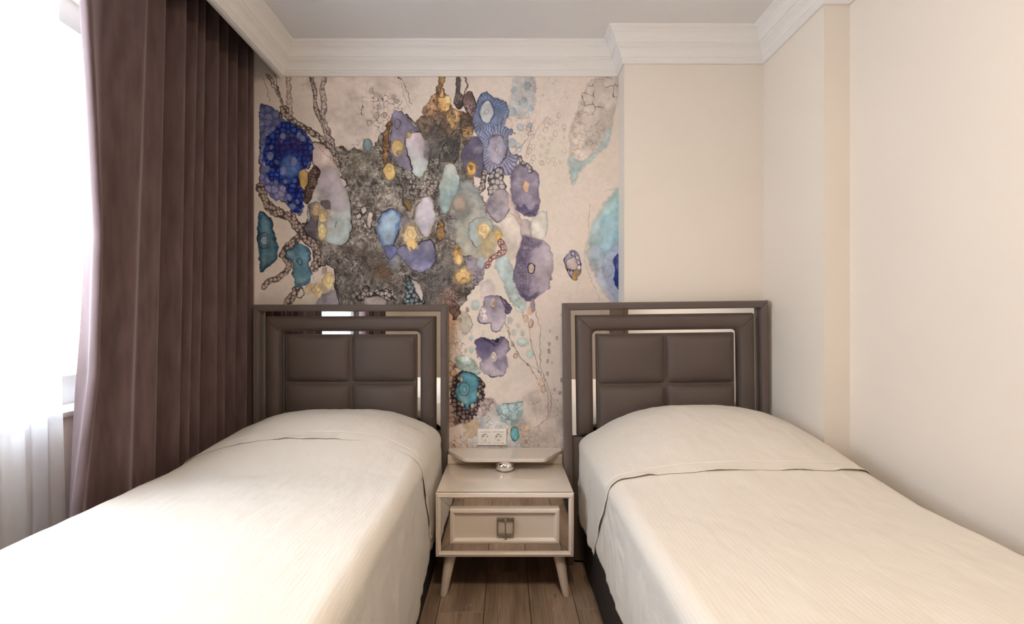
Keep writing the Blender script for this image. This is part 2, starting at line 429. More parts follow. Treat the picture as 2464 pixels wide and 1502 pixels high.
    b(L([(390,640),(500,600),(560,740),(590,860),(500,880),(400,800)]), (190,180,192), soft=14, a=.75)
    ln(L([(400,470),(420,500),(470,540),(500,580)]), 1.2, (150,104,96), .6)
    b(L([(405,820),(440,805),(475,815),(470,870),(430,860)]), (122,114,118), soft=1.5)
    b(L([(338,840),(390,815),(398,900),(385,980),(410,1070),(350,1060),(298,1000),(335,930)]), (124,116,126), line=INK, soft=1.5)
    p.sun(L, 376, 875, 20, 34); p.sun(L, 420, 912, 32, 46); p.sun(L, 418, 1015, 30, 45)
    ln(L([(510,950),(500,985)]), 1., (70,110,140), .7, 1.)
    # blue cluster
    b(L([(20,205),(100,220),(150,260),(200,300),(260,330),(320,390),(350,440),(350,530),(340,600),(300,620),(310,720),(290,770),(300,850),(260,905),(210,880),(180,830),(110,810),(60,760),(20,720),(15,450)]), (128,134,176), (152,148,196), tex='cells', cs=16, cline=(70,84,150), cla=.6, line=(40,40,80), warp=5)
    b(L([(110,340),(200,300),(270,350),(340,440),(345,540),(300,610),(270,640),(300,760),(290,850),(250,890),(195,840),(175,720),(90,680),(50,600),(45,480)]), (58,96,190), (40,74,190), tex='cells', cs=13, clw=.16, cline=(26,30,92), cla=.85, warp=6, soft=3)
    b(L([(110,420),(220,380),(300,440),(330,540),(250,520),(150,560)]), (44,48,128), soft=10, a=.6, tex='cells', cs=9, cline=(70,24,60), cla=.6)
    b(L([(150,560),(200,500),(265,540),(270,630),(220,680),(170,640)]), (92,128,196), soft=6, a=.85, warp=5, edge=(40,80,170))
    for x, y, r in ((82,525,22),(165,395,22),(100,350,18),(268,390,18),(235,560,26),(165,620,24),(205,790,20),(225,850,22),(255,820,14),(120,700,18),(290,410,20),(60,610,22),(180,690,14),(90,470,14)):
        e(L, x, y, r, r * 1.2, (142,152,206), line=(40,52,130), lw=.8, la=.8, a=.85)
    b(L([(262,640),(298,610),(326,640),(322,690),(305,742),(283,720)]), (238,196,124), line=(120,84,50), lw=.8)
    b(L([(330,640),(370,588),(397,620),(385,690),(360,760),(330,835),(293,805),(305,745),(326,690)]), (126,104,94), tex='cells', cs=7, cline=(60,44,42), line=(48,34,34), lw=1.4)
    # chains of cells, left
    ch(L([(180,225),(215,285),(290,335),(370,385),(440,440),(490,500),(520,580)]), 6.5, (160,146,134), 8)
    ch(L([(170,215),(165,260)]), 8, (170,156,142), 8)
    ch(L([(25,730),(55,815),(120,880),(220,925),(275,1000),(310,1065),(370,1110),(385,1190),(362,1245)]), 11, (142,124,116), 9)
    ch(L([(285,1010),(240,1075),(185,1115),(155,1165)]), 8, (150,130,120), 9)
    ch(L([(185,1190),(195,1250),(135,1305),(75,1330),(40,1370)]), 7, (160,142,132), 9)
    ch(L([(262,1370),(220,1430),(190,1500)]), 8, (165,148,138), 10)
    n(L, 275, 1410, 24, 32, INK, 1.4, .9)
    b(L([(10,900),(80,920),(105,960),(115,1050),(130,1110),(125,1180),(90,1220),(50,1250),(10,1255)]), (112,152,174), edge=(40,90,122), ew=13, line=INK, lw=2.2, warp=4)
    n(L, 42, 1070, 40, 52, (40,58,80), 1.1); n(L, 42, 1070, 24, 32, (40,58,80), .9); e(L, 42, 1070, 22, 30, (176,176,184), a=.7)
    b(L([(186,1130),(235,1115),(265,1082),(300,1110),(335,1140),(335,1200),(330,1240),(357,1290),(340,1330),(270,1370),(238,1350),(230,1260),(215,1210),(192,1180)]), (112,160,184), edge=(64,118,150), ew=9, line=INK, lw=1.3, warp=4)
    n(L, 272, 1205, 16, 22, (36,60,84), 1.1)
    p.sun(L, 332, 1380, 20, 32); p.sun(L, 388, 1392, 34, 44); p.sun(L, 455, 1332, 36, 56)
    b(L([(400,1430),(440,1410),(505,1390),(530,1500),(380,1500)]), (178,170,182), soft=2)
    ln(L([(395,1240),(440,1225),(485,1240),(500,1300),(510,1400),(530,1490)]), 1.5, INK, .85)
    b(L([(410,1265),(440,1240),(450,1250),(430,1290)]), (220,200,188))
    # teal puff, rust streak, purple with oval
    e(L, 708, 455, 28, 42, (158,182,186), line=(70,80,84), lw=1., soft=2)
    b(L([(870,300),(850,360),(850,430),(845,520),(838,570),(815,560),(812,450),(820,370),(840,310)]), (164,118,74), tex='grit', warp=4, line=(80,52,36))
    b(L([(880,238),(930,250),(985,290),(1010,340),(1070,290),(1068,350),(990,370),(950,410),(955,480),(985,530),(1000,620),(960,610),(890,560),(858,500),(860,430),(870,330)]), (146,138,166), line=(60,52,70), lw=1.2)
    n(L, 905, 315, 20, 32, (70,60,80), .9)
    b(L([(990,380),(1050,370),(1100,430),(1115,500),(1100,590),(1050,660),(1000,640),(985,560),(955,480),(955,420)]), (206,190,200), (186,204,204), line=INK, lw=1.6)
    e(L, 975, 390, 12, 21, (246,214,148), soft=2)
    e(L, 903, 472, 38, 54, (240,204,132), line=(130,96,60), lw=.9); e(L, 915, 502, 20, 20, (168,140,86), soft=2)
    e(L, 851, 624, 40, 56, (244,208,138), line=(110,80,52), lw=1.1); n(L, 853, 610, 12, 18, (190,146,84), 1.)
    ln(L([(1075,310),(1100,360),(1118,440),(1128,520),(1100,600)]), 1.8, (84,66,66), .8)
    # blue drop, lavender oval, bowl, sun
    b(L([(880,865),(915,900),(920,960),(900,1040),(870,1110),(850,1170),(830,1160),(810,1100),(780,1020),(780,950),(810,890)]), (164,190,212), edge=(84,120,188), ew=11, line=(60,50,60), lw=1.5)
    b(L([(818,1110),(860,1090),(897,1110),(902,1150),(860,1188),(828,1170)]), (110,114,166), soft=3, line=(60,50,64))
    b(L([(1080,778),(1120,800),(1140,870),(1140,960),(1090,1050),(1040,1000),(1015,930),(1030,850)]), (202,196,210), line=(90,80,84), lw=1.2, edge=(196,178,160), ew=6)
    b(L([(900,1140),(940,1105),(1000,1120),(1080,1070),(1130,1080),(1152,1180),(1110,1250),(1040,1272),(980,1242),(938,1190)]), (132,132,168), line=INK, lw=1.8, soft=2)
    e(L, 950, 960, 28, 60, (134,128,144), soft=5, a=.8)
    p.sun(L, 985, 1030, 42, 58); b(L([(965,1070),(1020,1070),(1035,1110),(1010,1140),(990,1120),(975,1145)]), (240,200,134), soft=3, warp=5, ws=9)
    b(L([(945,830),(970,800),(990,850),(970,885)]), (150,120,72), line=INK, lw=.9)
    for q in ([(668,862),(700,848),(706,880),(680,902)], [(636,920),(664,888),(670,920),(650,937)], [(722,888),(746,898),(742,945),(728,992),(704,972),(706,928)]):
        b(L(q), (222,206,198), line=INK, lw=1.2, warp=2)
    ln(L([(905,660),(930,730),(945,800),(960,880)]), 2.2, (70,60,60), .7)
    ch(L([(1000,760),(1060,770),(1120,740),(1140,700)]), 10, (156,148,142), 9, INK, .7, .7)
    # ---- right half: brown and gold crest
    b(R([(-110,280),(-60,250),(-40,180),(-10,110),(20,15),(55,15),(40,80),(80,150),(100,210),(130,230),(180,240),(240,250),(245,330),(230,420),(190,460),(130,400),(60,420),(20,480),(-60,420),(-130,330)]), (170,132,96), (116,104,98), tex='grit', line=(100,68,48), lw=1., warp=6, grit=.5)
    b(R([(-90,230),(-40,175),(-10,120),(20,190),(0,260),(-60,270)]), (202,160,124), tex='grit', soft=4, warp=6, grit=.3, line=(120,78,56), lw=.8)
    e(R, 45, 180, 42, 56, (240,192,124), warp=6, soft=3, tex='grit', grit=.3, line=(130,92,56)); b(R([(20,20),(52,20),(40,80),(55,140),(20,130),(30,70)]), (226,180,116), warp=5, line=(120,86,56))
    e(R, 110, 275, 46, 60, (204,166,112), warp=7, soft=4, tex='grit', grit=.4); e(R, 205, 370, 34, 42, (206,164,104), warp=7, soft=3, tex='grit', grit=.4)
    b(R([(128,15),(152,15),(156,110),(178,140),(168,200),(140,222),(113,180),(130,120)]), (104,90,90), tex='grit', line=INK, grit=.3)
    ln(R([(180,20),(195,75),(180,150)]), 2.5, (92,66,66), .85)
    b(R([(180,150),(215,108),(252,150),(260,230),(247,285),(200,240),(178,200)]), (146,120,122), tex='grit', line=INK, grit=.35)
    b(R([(-60,380),(20,330),(60,420),(20,520),(-70,540)]), (110,104,102), tex='grit', soft=8, a=.8, grit=.4)
    b(R([(20,560),(40,480),(90,400),(140,370),(165,420),(152,520),(120,580),(80,570)]), (104,102,102), tex='grit', line=(176,150,110), lw=1.6, grit=.3)
    ln(R([(10,600),(35,500),(90,390),(150,350),(170,410)]), 1.1, INK, .8)
    b(R([(158,520),(210,440),(240,405),(295,420),(305,560),(315,640),(270,662),(200,625)]), (112,106,136), soft=2, line=(60,54,70))
    p.sun(R, 228, 605, 26, 40, (226,176,96)); e(R, 225, 600, 14, 18, (150,112,60), a=.8)
    # striped blue rosettes
    q0 = [(250,230),(280,150),(320,113),(370,150),(430,165),(466,210),(470,290),(440,330),(500,370),(462,420),(480,510),(522,530),(490,645),(430,650),(380,620),(330,645),(300,560),(293,430),(250,370),(238,290)]
    b(R(q0), (118,140,180), (164,156,182), line=(58,66,100), lw=1.4, warp=4)
    P = smooth_loop(R(q0)); q = p.sub(P[:, 0].min(), P[:, 0].max(), P[:, 1].min(), P[:, 1].max())
    x, y = p.warped(q, 2.5, 14.); sd = p.segdist(x, y, P, True)
    (ax, ay), (bx, by) = R([(325, 242), (392, 480)])
    da = np.hypot((x - ax) / 18, (y - ay) / 28); db = np.hypot((x - bx) / 23, (y - by) / 38)
    ua = np.where(da < db, np.arctan2(y - ay, x - ax), np.arctan2(y - by, x - bx))
    st = sst(.1, .8, np.sin(ua * 40 + 2 * vnoise(x, y, 12, 61))) * sst(0, -2, sd) * (np.minimum(da, db) > 1)
    p.mix(q, (84, 100, 142), st * .65); st2 = sst(.5, 1, -np.sin(ua * 40 + 2 * vnoise(x, y, 12, 61))) * sst(0, -2, sd)
    p.mix(q, (190, 194, 210), st2 * .5)
    b(R([(365,150),(430,165),(466,210),(470,290),(430,320),(390,300),(380,220)]), (98,124,160), soft=6, a=.35)
    e(R, 325, 240, 48, 76, (206,212,214), line=(64,80,124), lw=2., edge=(150,166,190), ew=5); n(R, 325, 238, 13, 18, (140,148,166), 1.)
    e(R, 392, 480, 61, 100, (178,174,196), line=(60,60,90), lw=1.7, warp=3); n(R, 390, 482, 12, 20, (130,128,152), 1.); e(R, 468, 315, 24, 36, (226,208,196))
    ln(R([(460,520),(530,480),(570,440),(600,380),(625,300)]), .8, (110,96,100), .7); ln(R([(580,480),(620,400),(680,310),(730,280)]), .6, (150,134,130), .6)
    # violet leaf with orange eye, lavender circle, chains
    b(R([(500,600),(560,580),(620,610),(662,640),(667,760),(662,885),(610,915),(560,890),(520,860),(490,790),(473,700)]), (140,130,160), (158,148,172), axis='x', warp=4, soft=2, edge=(118,106,144), ew=7)
    b(R([(515,850),(560,850),(610,870),(655,840),(660,885),(615,915),(560,895)]), (104,94,140), soft=4, warp=6, a=.85)
    ln(R([(510,855),(545,890),(580,905),(600,885),(645,910)]), 1.3, (60,52,92), .8)
    e(R, 575, 722, 24, 38, (236,192,160), line=(130,104,120), lw=1.)
    ch(R([(545,530),(560,570),(595,590),(605,620)]), 5, (150,150,164), 8, (60,58,74), .7)
    ch(R([(310,630),(300,720),(255,770),(300,830),(305,905)]), 7.5, (136,126,132), 8)
    ch(R([(400,640),(380,690),(420,730),(360,750)]), 13, (150,152,164), 12, (60,58,70))
    b(R([(345,790),(400,745),(460,760),(472,850),(440,930),(390,952),(340,905),(325,840)]), (190,178,188), (160,152,172), axis='y', line=(80,72,86), lw=1.2)
    e(R, 355, 855, 34, 45, (146,138,156), soft=6, a=.7)
    b(R([(460,760),(490,800),(520,880),(580,960),(610,950),(605,990),(560,990),(500,920),(465,860)]), (210,192,186), line=(150,132,138), lw=.8)
    # cyan wash, grey green cell with gold
    b(R([(60,590),(100,578),(142,640),(152,720),(110,800),(80,885),(40,885),(13,800),(20,700)]), (208,214,206), (158,186,190), line=(90,86,84), lw=.9)
    b(R([(100,650),(150,700),(150,780),(100,820)]), (132,168,176), soft=10, a=.6)
    b(R([(150,720),(230,700),(280,760),(340,920),(400,980),(422,1050),(380,1120),(320,1200),(230,1185),(160,1170),(118,1100),(108,980),(130,860)]), (156,166,168), (172,170,156), soft=5, warp=7, a=.9)
    e(R, 150, 830, 50, 60, (186,166,146), soft=12, a=.8)
    b(R([(213,960),(270,922),(332,930),(372,980),(330,1050),(265,1110),(228,1080),(208,1010)]), (170,186,190), line=(120,88,60), lw=.9)
    b(R([(280,1050),(400,1000),(425,1050),(390,1120),(330,1180),(290,1150)]), (206,184,136), soft=12, warp=8, a=.7)
    p.sun(R, 305, 1005, 38, 48); e(R, 402, 1040, 22, 38, (238,198,130), warp=5, soft=3)
    e(R, 30, 1010, 26, 70, (160,124,78), tex='grit', grit=.4, line=INK, warp=4)
    e(R, 135, 1160, 34, 62, (216,168,98), warp=6, soft=3, tex='grit', grit=.25); e(R, 145, 1190, 22, 34, (244,204,136), soft=4)
    b(R([(180,1180),(260,1190),(312,1220),(300,1300),(270,1360),(222,1340),(200,1260)]), (158,150,164), soft=2, tex='grit', grit=.2, line=INK, lw=.8)
    p.sun(R, 170, 1303, 48, 46, (250,212,146)); ln(R([(120,1280),(130,1350),(170,1320),(215,1345),(222,1290)]), 1., (140,100,60), .7)
    ch(R([(415,1075),(440,1130),(400,1160),(355,1190),(330,1235)]), 6.5, (172,132,126), 7, (110,64,64), .8)
    e(R, 290, 1210, 26, 40, (178,194,204), soft=3, a=.8)
    b(R([(400,1180),(450,1168),(490,1250),(520,1400),(570,1500),(500,1490),(420,1330),(378,1230)]), (192,212,212), soft=2, line=(160,170,170), lw=.6)
    b(R([(415,940),(500,920),(550,1000),(560,1100),(500,1190),(450,1160),(440,1050)]), (222,212,202), soft=6, a=.7)
    # large violet pod
    b(R([(550,950),(606,945),(612,1060),(556,1070)]), (206,192,192), soft=2, line=(160,144,150), lw=.7)
    b(R([(620,930),(690,880),(716,950),(700,1050),(640,1065),(613,1000)]), (214,214,206), soft=2, line=(150,150,144), lw=.7, a=.85)
    b(R([(560,1030),(600,1060),(680,1068),(722,1110),(748,1190),(742,1290),(700,1400),(620,1452),(560,1442),(520,1380),(488,1300),(510,1220),(540,1120)]), (126,114,150), (190,178,190), axis='x', warp=5, soft=2.5, line=(90,80,116), lw=.8, la=.6)
    b(R([(560,1040),(640,1070),(670,1090),(600,1170),(610,1300),(590,1420),(540,1400),(500,1300),(530,1180)]), (124,112,146), tex='cells', cs=7, cline=(74,64,104), cla=.55, soft=8, a=.7)
    b(R([(540,1370),(590,1430),(660,1400),(640,1445),(570,1450)]), (110,100,146), soft=3, a=.8)
    e(R, 614, 1252, 21, 31, (228,208,196), line=(52,44,72), lw=1.4); e(R, 614, 1252, 9, 14, (232,190,134), soft=2)
    b(R([(608,1450),(632,1450),(640,1520),(610,1520)]), (184,174,186), soft=2)
    b(R([(290,1350),(340,1320),(380,1380),(350,1460),(290,1440)]), (210,196,200), soft=5, a=.7)
    # loose ring with gold knot
    b(R([(828,1180),(880,1132),(916,1160),(932,1230),(926,1290),(890,1322),(850,1282),(832,1230)]), (164,158,190), line=(66,58,88), lw=1.4, warp=2)
    b(R([(848,1192),(890,1175),(908,1220),(896,1262),(850,1252),(838,1222)]), (216,200,196), line=(66,58,88), lw=.9, warp=2)
    for x, y, r in ((886,1156,13),(908,1180,11),(918,1212,11),(921,1245,11)): e(R, x, y, r, r * 1.2, (220,212,216), line=(60,54,84), lw=.9)
    for x, y in ((846,1258),(862,1264),(884,1266)): e(R, x, y, 6, 7, (60,48,62), warp=.5)
    b(R([(885,1270),(915,1258),(928,1280),(908,1300),(905,1322),(885,1322),(878,1300)]), (206,164,104), warp=3, line=(130,100,60), lw=.6)
    # ---- lower strip between the headboards
    b(B([(380,1100),(700,1000),(900,1100),(920,1440),(340,1440)]), (202,206,210), soft=16, warp=8, a=.75)
    b(B([(850,950),(1240,900),(1260,1440),(900,1440)]), (212,198,190), soft=16, a=.7); net(B([(860,980),(1240,930),(1250,1420),(900,1420)]), 22, (140,124,118), .5, .03)
    b(B([(120,40),(230,60),(252,150),(240,250),(205,350),(190,500),(120,580)]), (206,160,126), (216,182,150), soft=9, warp=8, a=.85)
    b(B([(130,0),(240,30),(280,130),(230,170),(180,120),(120,60)]), (142,112,106), tex='grit', warp=6, line=(70,50,50))
    net(B([(130,120),(300,120),(420,330),(330,420),(250,560),(130,560)]), 15, (130,100,88), .6, .05)
    b(B([(270,150),(330,130),(390,250),(330,330),(290,330),(260,250)]), (206,200,182), soft=5, a=.7, line=(130,116,104), lw=.7)
    for x, y, r in ((330,100,14),(265,205,13),(235,430,13),(320,490,15),(310,325,11),(245,150,9)):
        e(B, x, y, r, r * 1.4, (222,202,178), line=(80,66,60), lw=.7, a=.8)
    for x, y, rx, ry in ((745,205,22,35),(815,255,15,22),(775,320,22,30),(860,320,18,35),(485,325,12,22),(930,520,34,42),(860,410,60,40),(410,60,40,50),(375,370,20,30),(370,480,22,34),(840,60,60,70)):
        e(B, x, y, rx, ry, (190,212,210), soft=3, a=.8)
    b(B([(500,-20),(620,-30),(700,20),(745,80),(700,140),(690,230),(640,302),(580,300),(550,230),(470,232),(438,150),(478,60)]), (150,140,164), (196,184,196), line=(76,68,92), lw=1.3)
    b(B([(640,-30),(745,60),(742,125),(700,142),(680,60)]), (112,100,138), tex='cells', cs=7, cline=(70,60,96), cla=.6, line=(56,48,76), lw=1.2)
    b(B([(450,90),(500,90),(530,180),(500,210),(455,160)]), (226,212,206), soft=2, tex='cells', cs=9, cline=(140,128,140), cla=.5)
    e(B, 580, 42, 25, 46, (226,208,196), line=(52,44,70), lw=1.2); e(B, 582, 45, 13, 22, (226,182,116), soft=1.5)
    b(B([(415,410),(500,368),(560,392),(610,372),(685,362),(722,420),(737,480),(700,530),(707,620),(682,722),(620,732),(560,730),(470,680),(460,580),(413,490)]), (112,102,146), (198,186,200), line=(64,56,88), lw=1.3, warp=4)
    b(B([(425,400),(540,385),(590,470),(530,560),(470,580),(420,490)]), (98,88,136), soft=7, a=.6); b(B([(590,590),(700,560),(690,690),(620,660)]), (122,112,150), soft=7, a=.7)
    e(B, 618, 392, 26, 26, (58,56,66), warp=3); ln(B([(500,370),(580,420),(640,430),(685,365)]), 1.2, (48,42,66), .8)
    e(B, 582, 550, 32, 48, (216,204,204), line=(72,62,92), lw=1.2); n(B, 582, 550, 17, 27, (170,146,124), 1.2)
    b(B([(225,555),(330,535),(445,640),(435,720),(330,705),(245,660)]), (188,208,198), tex='cells', cs=11, cline=(130,150,146), cla=.5, clw=.06, soft=3)
    b(B([(120,600),(230,640),(245,760),(180,860),(205,960),(240,1080),(252,1190),(120,1150)]), (208,180,164), tex='cells', cs=15, cline=(96,76,70), cla=.75, clw=.06, soft=4)
    b(B([(440,960),(560,940),(620,1010),(520,1080),(430,1110)]), (206,190,186), tex='cells', cs=10, cline=(120,104,106), cla=.6, clw=.06, soft=5)
    b(B([(200,760),(300,688),(420,728),(492,800),(497,920),(450,1000),(420,1120),(290,1185),(238,1130),(165,950),(178,830)]), (150,128,126), tex='cells', cs=10, clw=.17, cline=(46,36,38), cla=.95, warp=5)
    b(B([(280,712),(340,700),(432,750),(432,870),(415,980),(352,1000),(342,1066),(310,1012),(248,970),(218,870),(268,790)]), (104,170,190), edge=(60,126,150), ew=7, line=(40,60,70), lw=1.3)
    n(B, 305, 855, 50, 62, (48,104,124), 1.1, .8); n(B, 308, 860, 22, 28, (48,104,124), .9, .7)
    for x, y in ((280,765),(432,900),(380,1015),(290,1000)): e(B, x, y, 15, 24, (200,206,178), line=(70,80,70), lw=.8)
    e(B, 200, 700, 26, 34, (222,186,150), soft=2, line=(120,96,84), lw=.7)
    b(B([(610,1050),(720,990),(852,968),(842,1150),(760,1205),(660,1165)]), (184,212,214), tex='cells', cs=13, cline=(130,150,160), cla=.55, clw=.06, soft=3)
    ln(B([(680,1000),(760,990),(800,970),(850,968)]), .9, (80,76,80), .7); ln(B([(640,1110),(700,1150),(760,1080),(840,1010)]), .8, (80,90,100), .6)
    b(B([(300,1180),(400,1140),(450,1200),(400,1280),(330,1300)]), (216,190,148), soft=7, warp=6, a=.8)
    for q in ([(330,1420),(350,1320),(420,1250),(430,1190)], [(640,1420),(680,1330),(720,1240),(770,1190),(830,1225),(860,1290),(930,1380)]):
        ln(B(q), 3.2, (206,166,104), .7, 7, 10)
    e(B, 905, 1230, 26, 50, (226,196,160), soft=6, a=.8); ln(B([(180,1430),(200,1370),(215,1420)]), 1., (110,86,70), .7)
    e(B, 785, 1280, 40, 68, (112,184,194), edge=(70,150,164), ew=6, line=(70,110,114), lw=.9)
    e(B, 470, 1180, 20, 50, (168,186,214), soft=5, a=.7)
    net(B([(160,1180),(600,1050),(900,1200),(940,1430),(160,1430)]), 14, (140,110,96), .55, .05)
    for q in ([(800,50),(900,200),(940,400),(1000,620),(1060,800),(1100,950),(1090,1150),(960,1230)], [(960,0),(1020,240),(1030,620),(1090,820),(1132,950),(1120,1080)], [(690,220),(790,480),(940,660),(1030,830)], [(720,170),(740,350),(840,560),(1010,670)]):
        ln(B(q), .7, (126,110,108), .7)
    for x, y, rx, ry in ((885,180,25,40),(940,230,24,42),(930,110,24,36),(795,540,20,28),(760,420,12,24),(1015,775,22,34),(1060,860,22,36)):
        e(B, x, y, rx, ry, (232,198,170), line=(160,136,128), lw=.7, a=.85)
    for x, y in ((1118,305),(1190,375),(1112,425),(1112,495),(1135,605),(1095,590),(1100,710),(1230,150),(1230,768),(1215,890),(1160,860)):
        e(B, x, y, 10, 17, (196,184,178), line=(130,116,112), lw=.7, a=.7)
    g = p.c.mean(-1, keepdims=True); p.c = g + (p.c - g) * .84
    p.c = np.clip((p.c - 160) * 1.12 + 160, 8, 246)
    r_, g_, b_ = p.c[..., 0], p.c[..., 1], p.c[..., 2]; pur = sst(2, 16, np.minimum(r_, b_) - g_) * sst(0, 12, b_ - r_ + 6) * sst(.0, .5, (g_ - 40) / 60)
    p.c += (p.c.mean(-1, keepdims=True) * (1.02, .985, 1.03) - p.c) * (pur * .35)[..., None]
    m = vnoise(X, Y, 12, 71, 4, .65); p.c *= (1 + .28 * (m - .5) * sst(232, 150, p.c.mean(-1)) + .03 * (m - .5))[..., None]
    sp = sst(.8, .9, vnoise(X, Y, 4, 73, 2)) * sst(.5, .7, vnoise(X, Y, 60, 74, 2)); p.mix(A, (236, 226, 216), sp * .4)
    return p

# ================================================================ materials
M = {}
M['wall'] = mat('cream_wall_paint', (.85, .785, .71), .75, spec=.3, var=.03, vscale=2)
M['ceiling'] = mat('white_ceiling_paint', (.82, .805, .80), .8, spec=.2)
M['cornice'] = mat('white_plaster_cornice', (.86, .84, .82), .55)
M['velvet'] = mat('taupe_velvet_upholstery', (.105, .077, .066), .6, sheen=.12, bump=.25, bscale=600, var=.18, vscale=5)
M['velvet_bar'] = mat('taupe_velvet_frame', (.13, .10, .088), .6, sheen=.15, bump=.25, bscale=600, var=.15, vscale=8)
M['seam'] = mat('dark_stitching', (.03, .025, .025), .8)
M['base_fabric'] = mat('dark_brown_base_fabric', (.030, .025, .025), .85, bump=.4, bscale=500, var=.2, vscale=30)
M['mirror'] = mat('mirror_silvering', (.88, .87, .86), .015, metal=1.)
M['lacquer'] = mat('cream_lacquer', (.80, .71, .62), .12, spec=.6, coat=.5)
M['lacquer_moulding'] = mat('cream_lacquer_moulding', (.82, .73, .65), .22, spec=.6)
M['silver'] = mat('antique_silver', (.55, .52, .46), .28, metal=1., var=.3, vscale=120)
M['chrome'] = mat('silvered_ball', (.93, .92, .90), .04, metal=1.)
M['plastic'] = mat('white_plastic', (.9, .88, .85), .3)
M['dark'] = mat('black_plastic', (.02, .02, .02), .5)
M['brass'] = mat('brass_contact', (.6, .45, .2), .3, metal=1.)
M['pvc'] = mat('white_window_frame', (.85, .86, .87), .35)
M['sill'] = mat('white_sill', (.85, .85, .85), .3)
M['brown_door'] = mat('brown_door_wood', (.16, .10, .065), .4, var=.3, vscale=12)
M['rail'] = mat('dark_curtain_rail', (.03, .03, .03), .5)
M['foot'] = mat('grey_leg_glide', (.12, .11, .10), .7)

def curtain_mat():
    m, N, Lk, p = newmat('mauve_brown_velour')
    p.inputs['Base Color'].default_value = (.118, .074, .070, 1); p.inputs['Roughness'].default_value = .8
    p.inputs['Sheen Weight'].default_value = .35; p.inputs['Sheen Roughness'].default_value = .5
    p.inputs['Sheen Tint'].default_value = (.9, .75, .8, 1); p.inputs['Specular IOR Level'].default_value = .15
    tc = N.new('ShaderNodeTexCoord'); n = N.new('ShaderNodeTexNoise'); n.inputs['Scale'].default_value = 14; n.inputs['Detail'].default_value = 3
    mp = N.new('ShaderNodeMapping'); mp.inputs['Scale'].default_value = (3, 3, .5); Lk.new(tc.outputs['Object'], mp.inputs['Vector']); Lk.new(mp.outputs['Vector'], n.inputs['Vector'])
    cr = N.new('ShaderNodeValToRGB'); cr.color_ramp.elements[0].position = .3; cr.color_ramp.elements[0].color = (.095, .060, .058, 1)
    cr.color_ramp.elements[1].position = .7; cr.color_ramp.elements[1].color = (.145, .094, .092, 1)
    Lk.new(n.outputs['Fac'], cr.inputs['Fac']); Lk.new(cr.outputs['Color'], p.inputs['Base Color'])
    tr = N.new('ShaderNodeBsdfTranslucent'); tr.inputs['Color'].default_value = (.30, .22, .26, 1)
    mx = N.new('ShaderNodeMixShader'); mx.inputs[0].default_value = .04
    out = N['Material Output']; Lk.new(p.outputs[0], mx.inputs[1]); Lk.new(tr.outputs[0], mx.inputs[2]); Lk.new(mx.outputs[0], out.inputs[0])
    return m
M['curtain'] = curtain_mat()

def sheer_mat():
    m, N, Lk, p = newmat('white_voile'); N.remove(p)
    d = N.new('ShaderNodeBsdfDiffuse'); d.inputs[0].default_value = (.86, .87, .92, 1)
    t = N.new('ShaderNodeBsdfTranslucent'); t.inputs[0].default_value = (.88, .90, .95, 1)
    c = N.new('ShaderNodeBsdfTransparent')
    a = N.new('ShaderNodeMixShader'); a.inputs[0].default_value = .55; Lk.new(d.outputs[0], a.inputs[1]); Lk.new(t.outputs[0], a.inputs[2])
    b = N.new('ShaderNodeMixShader'); b.inputs[0].default_value = .5; Lk.new(a.outputs[0], b.inputs[1]); Lk.new(c.outputs[0], b.inputs[2])
    Lk.new(b.outputs[0], N['Material Output'].inputs[0]); return m
M['sheer'] = sheer_mat()

def glass_mat():
    m, N, Lk, p = newmat('window_glass'); N.remove(p)
    g = N.new('ShaderNodeBsdfGlossy'); g.inputs['Roughness'].default_value = .01
    c = N.new('ShaderNodeBsdfTransparent'); c.inputs[0].default_value = (.95, .97, .97, 1)
    b = N.new('ShaderNodeMixShader'); b.inputs[0].default_value = .05; Lk.new(c.outputs[0], b.inputs[1]); Lk.new(g.outputs[0], b.inputs[2])
    Lk.new(b.outputs[0], N['Material Output'].inputs[0]); return m
M['glass'] = glass_mat()

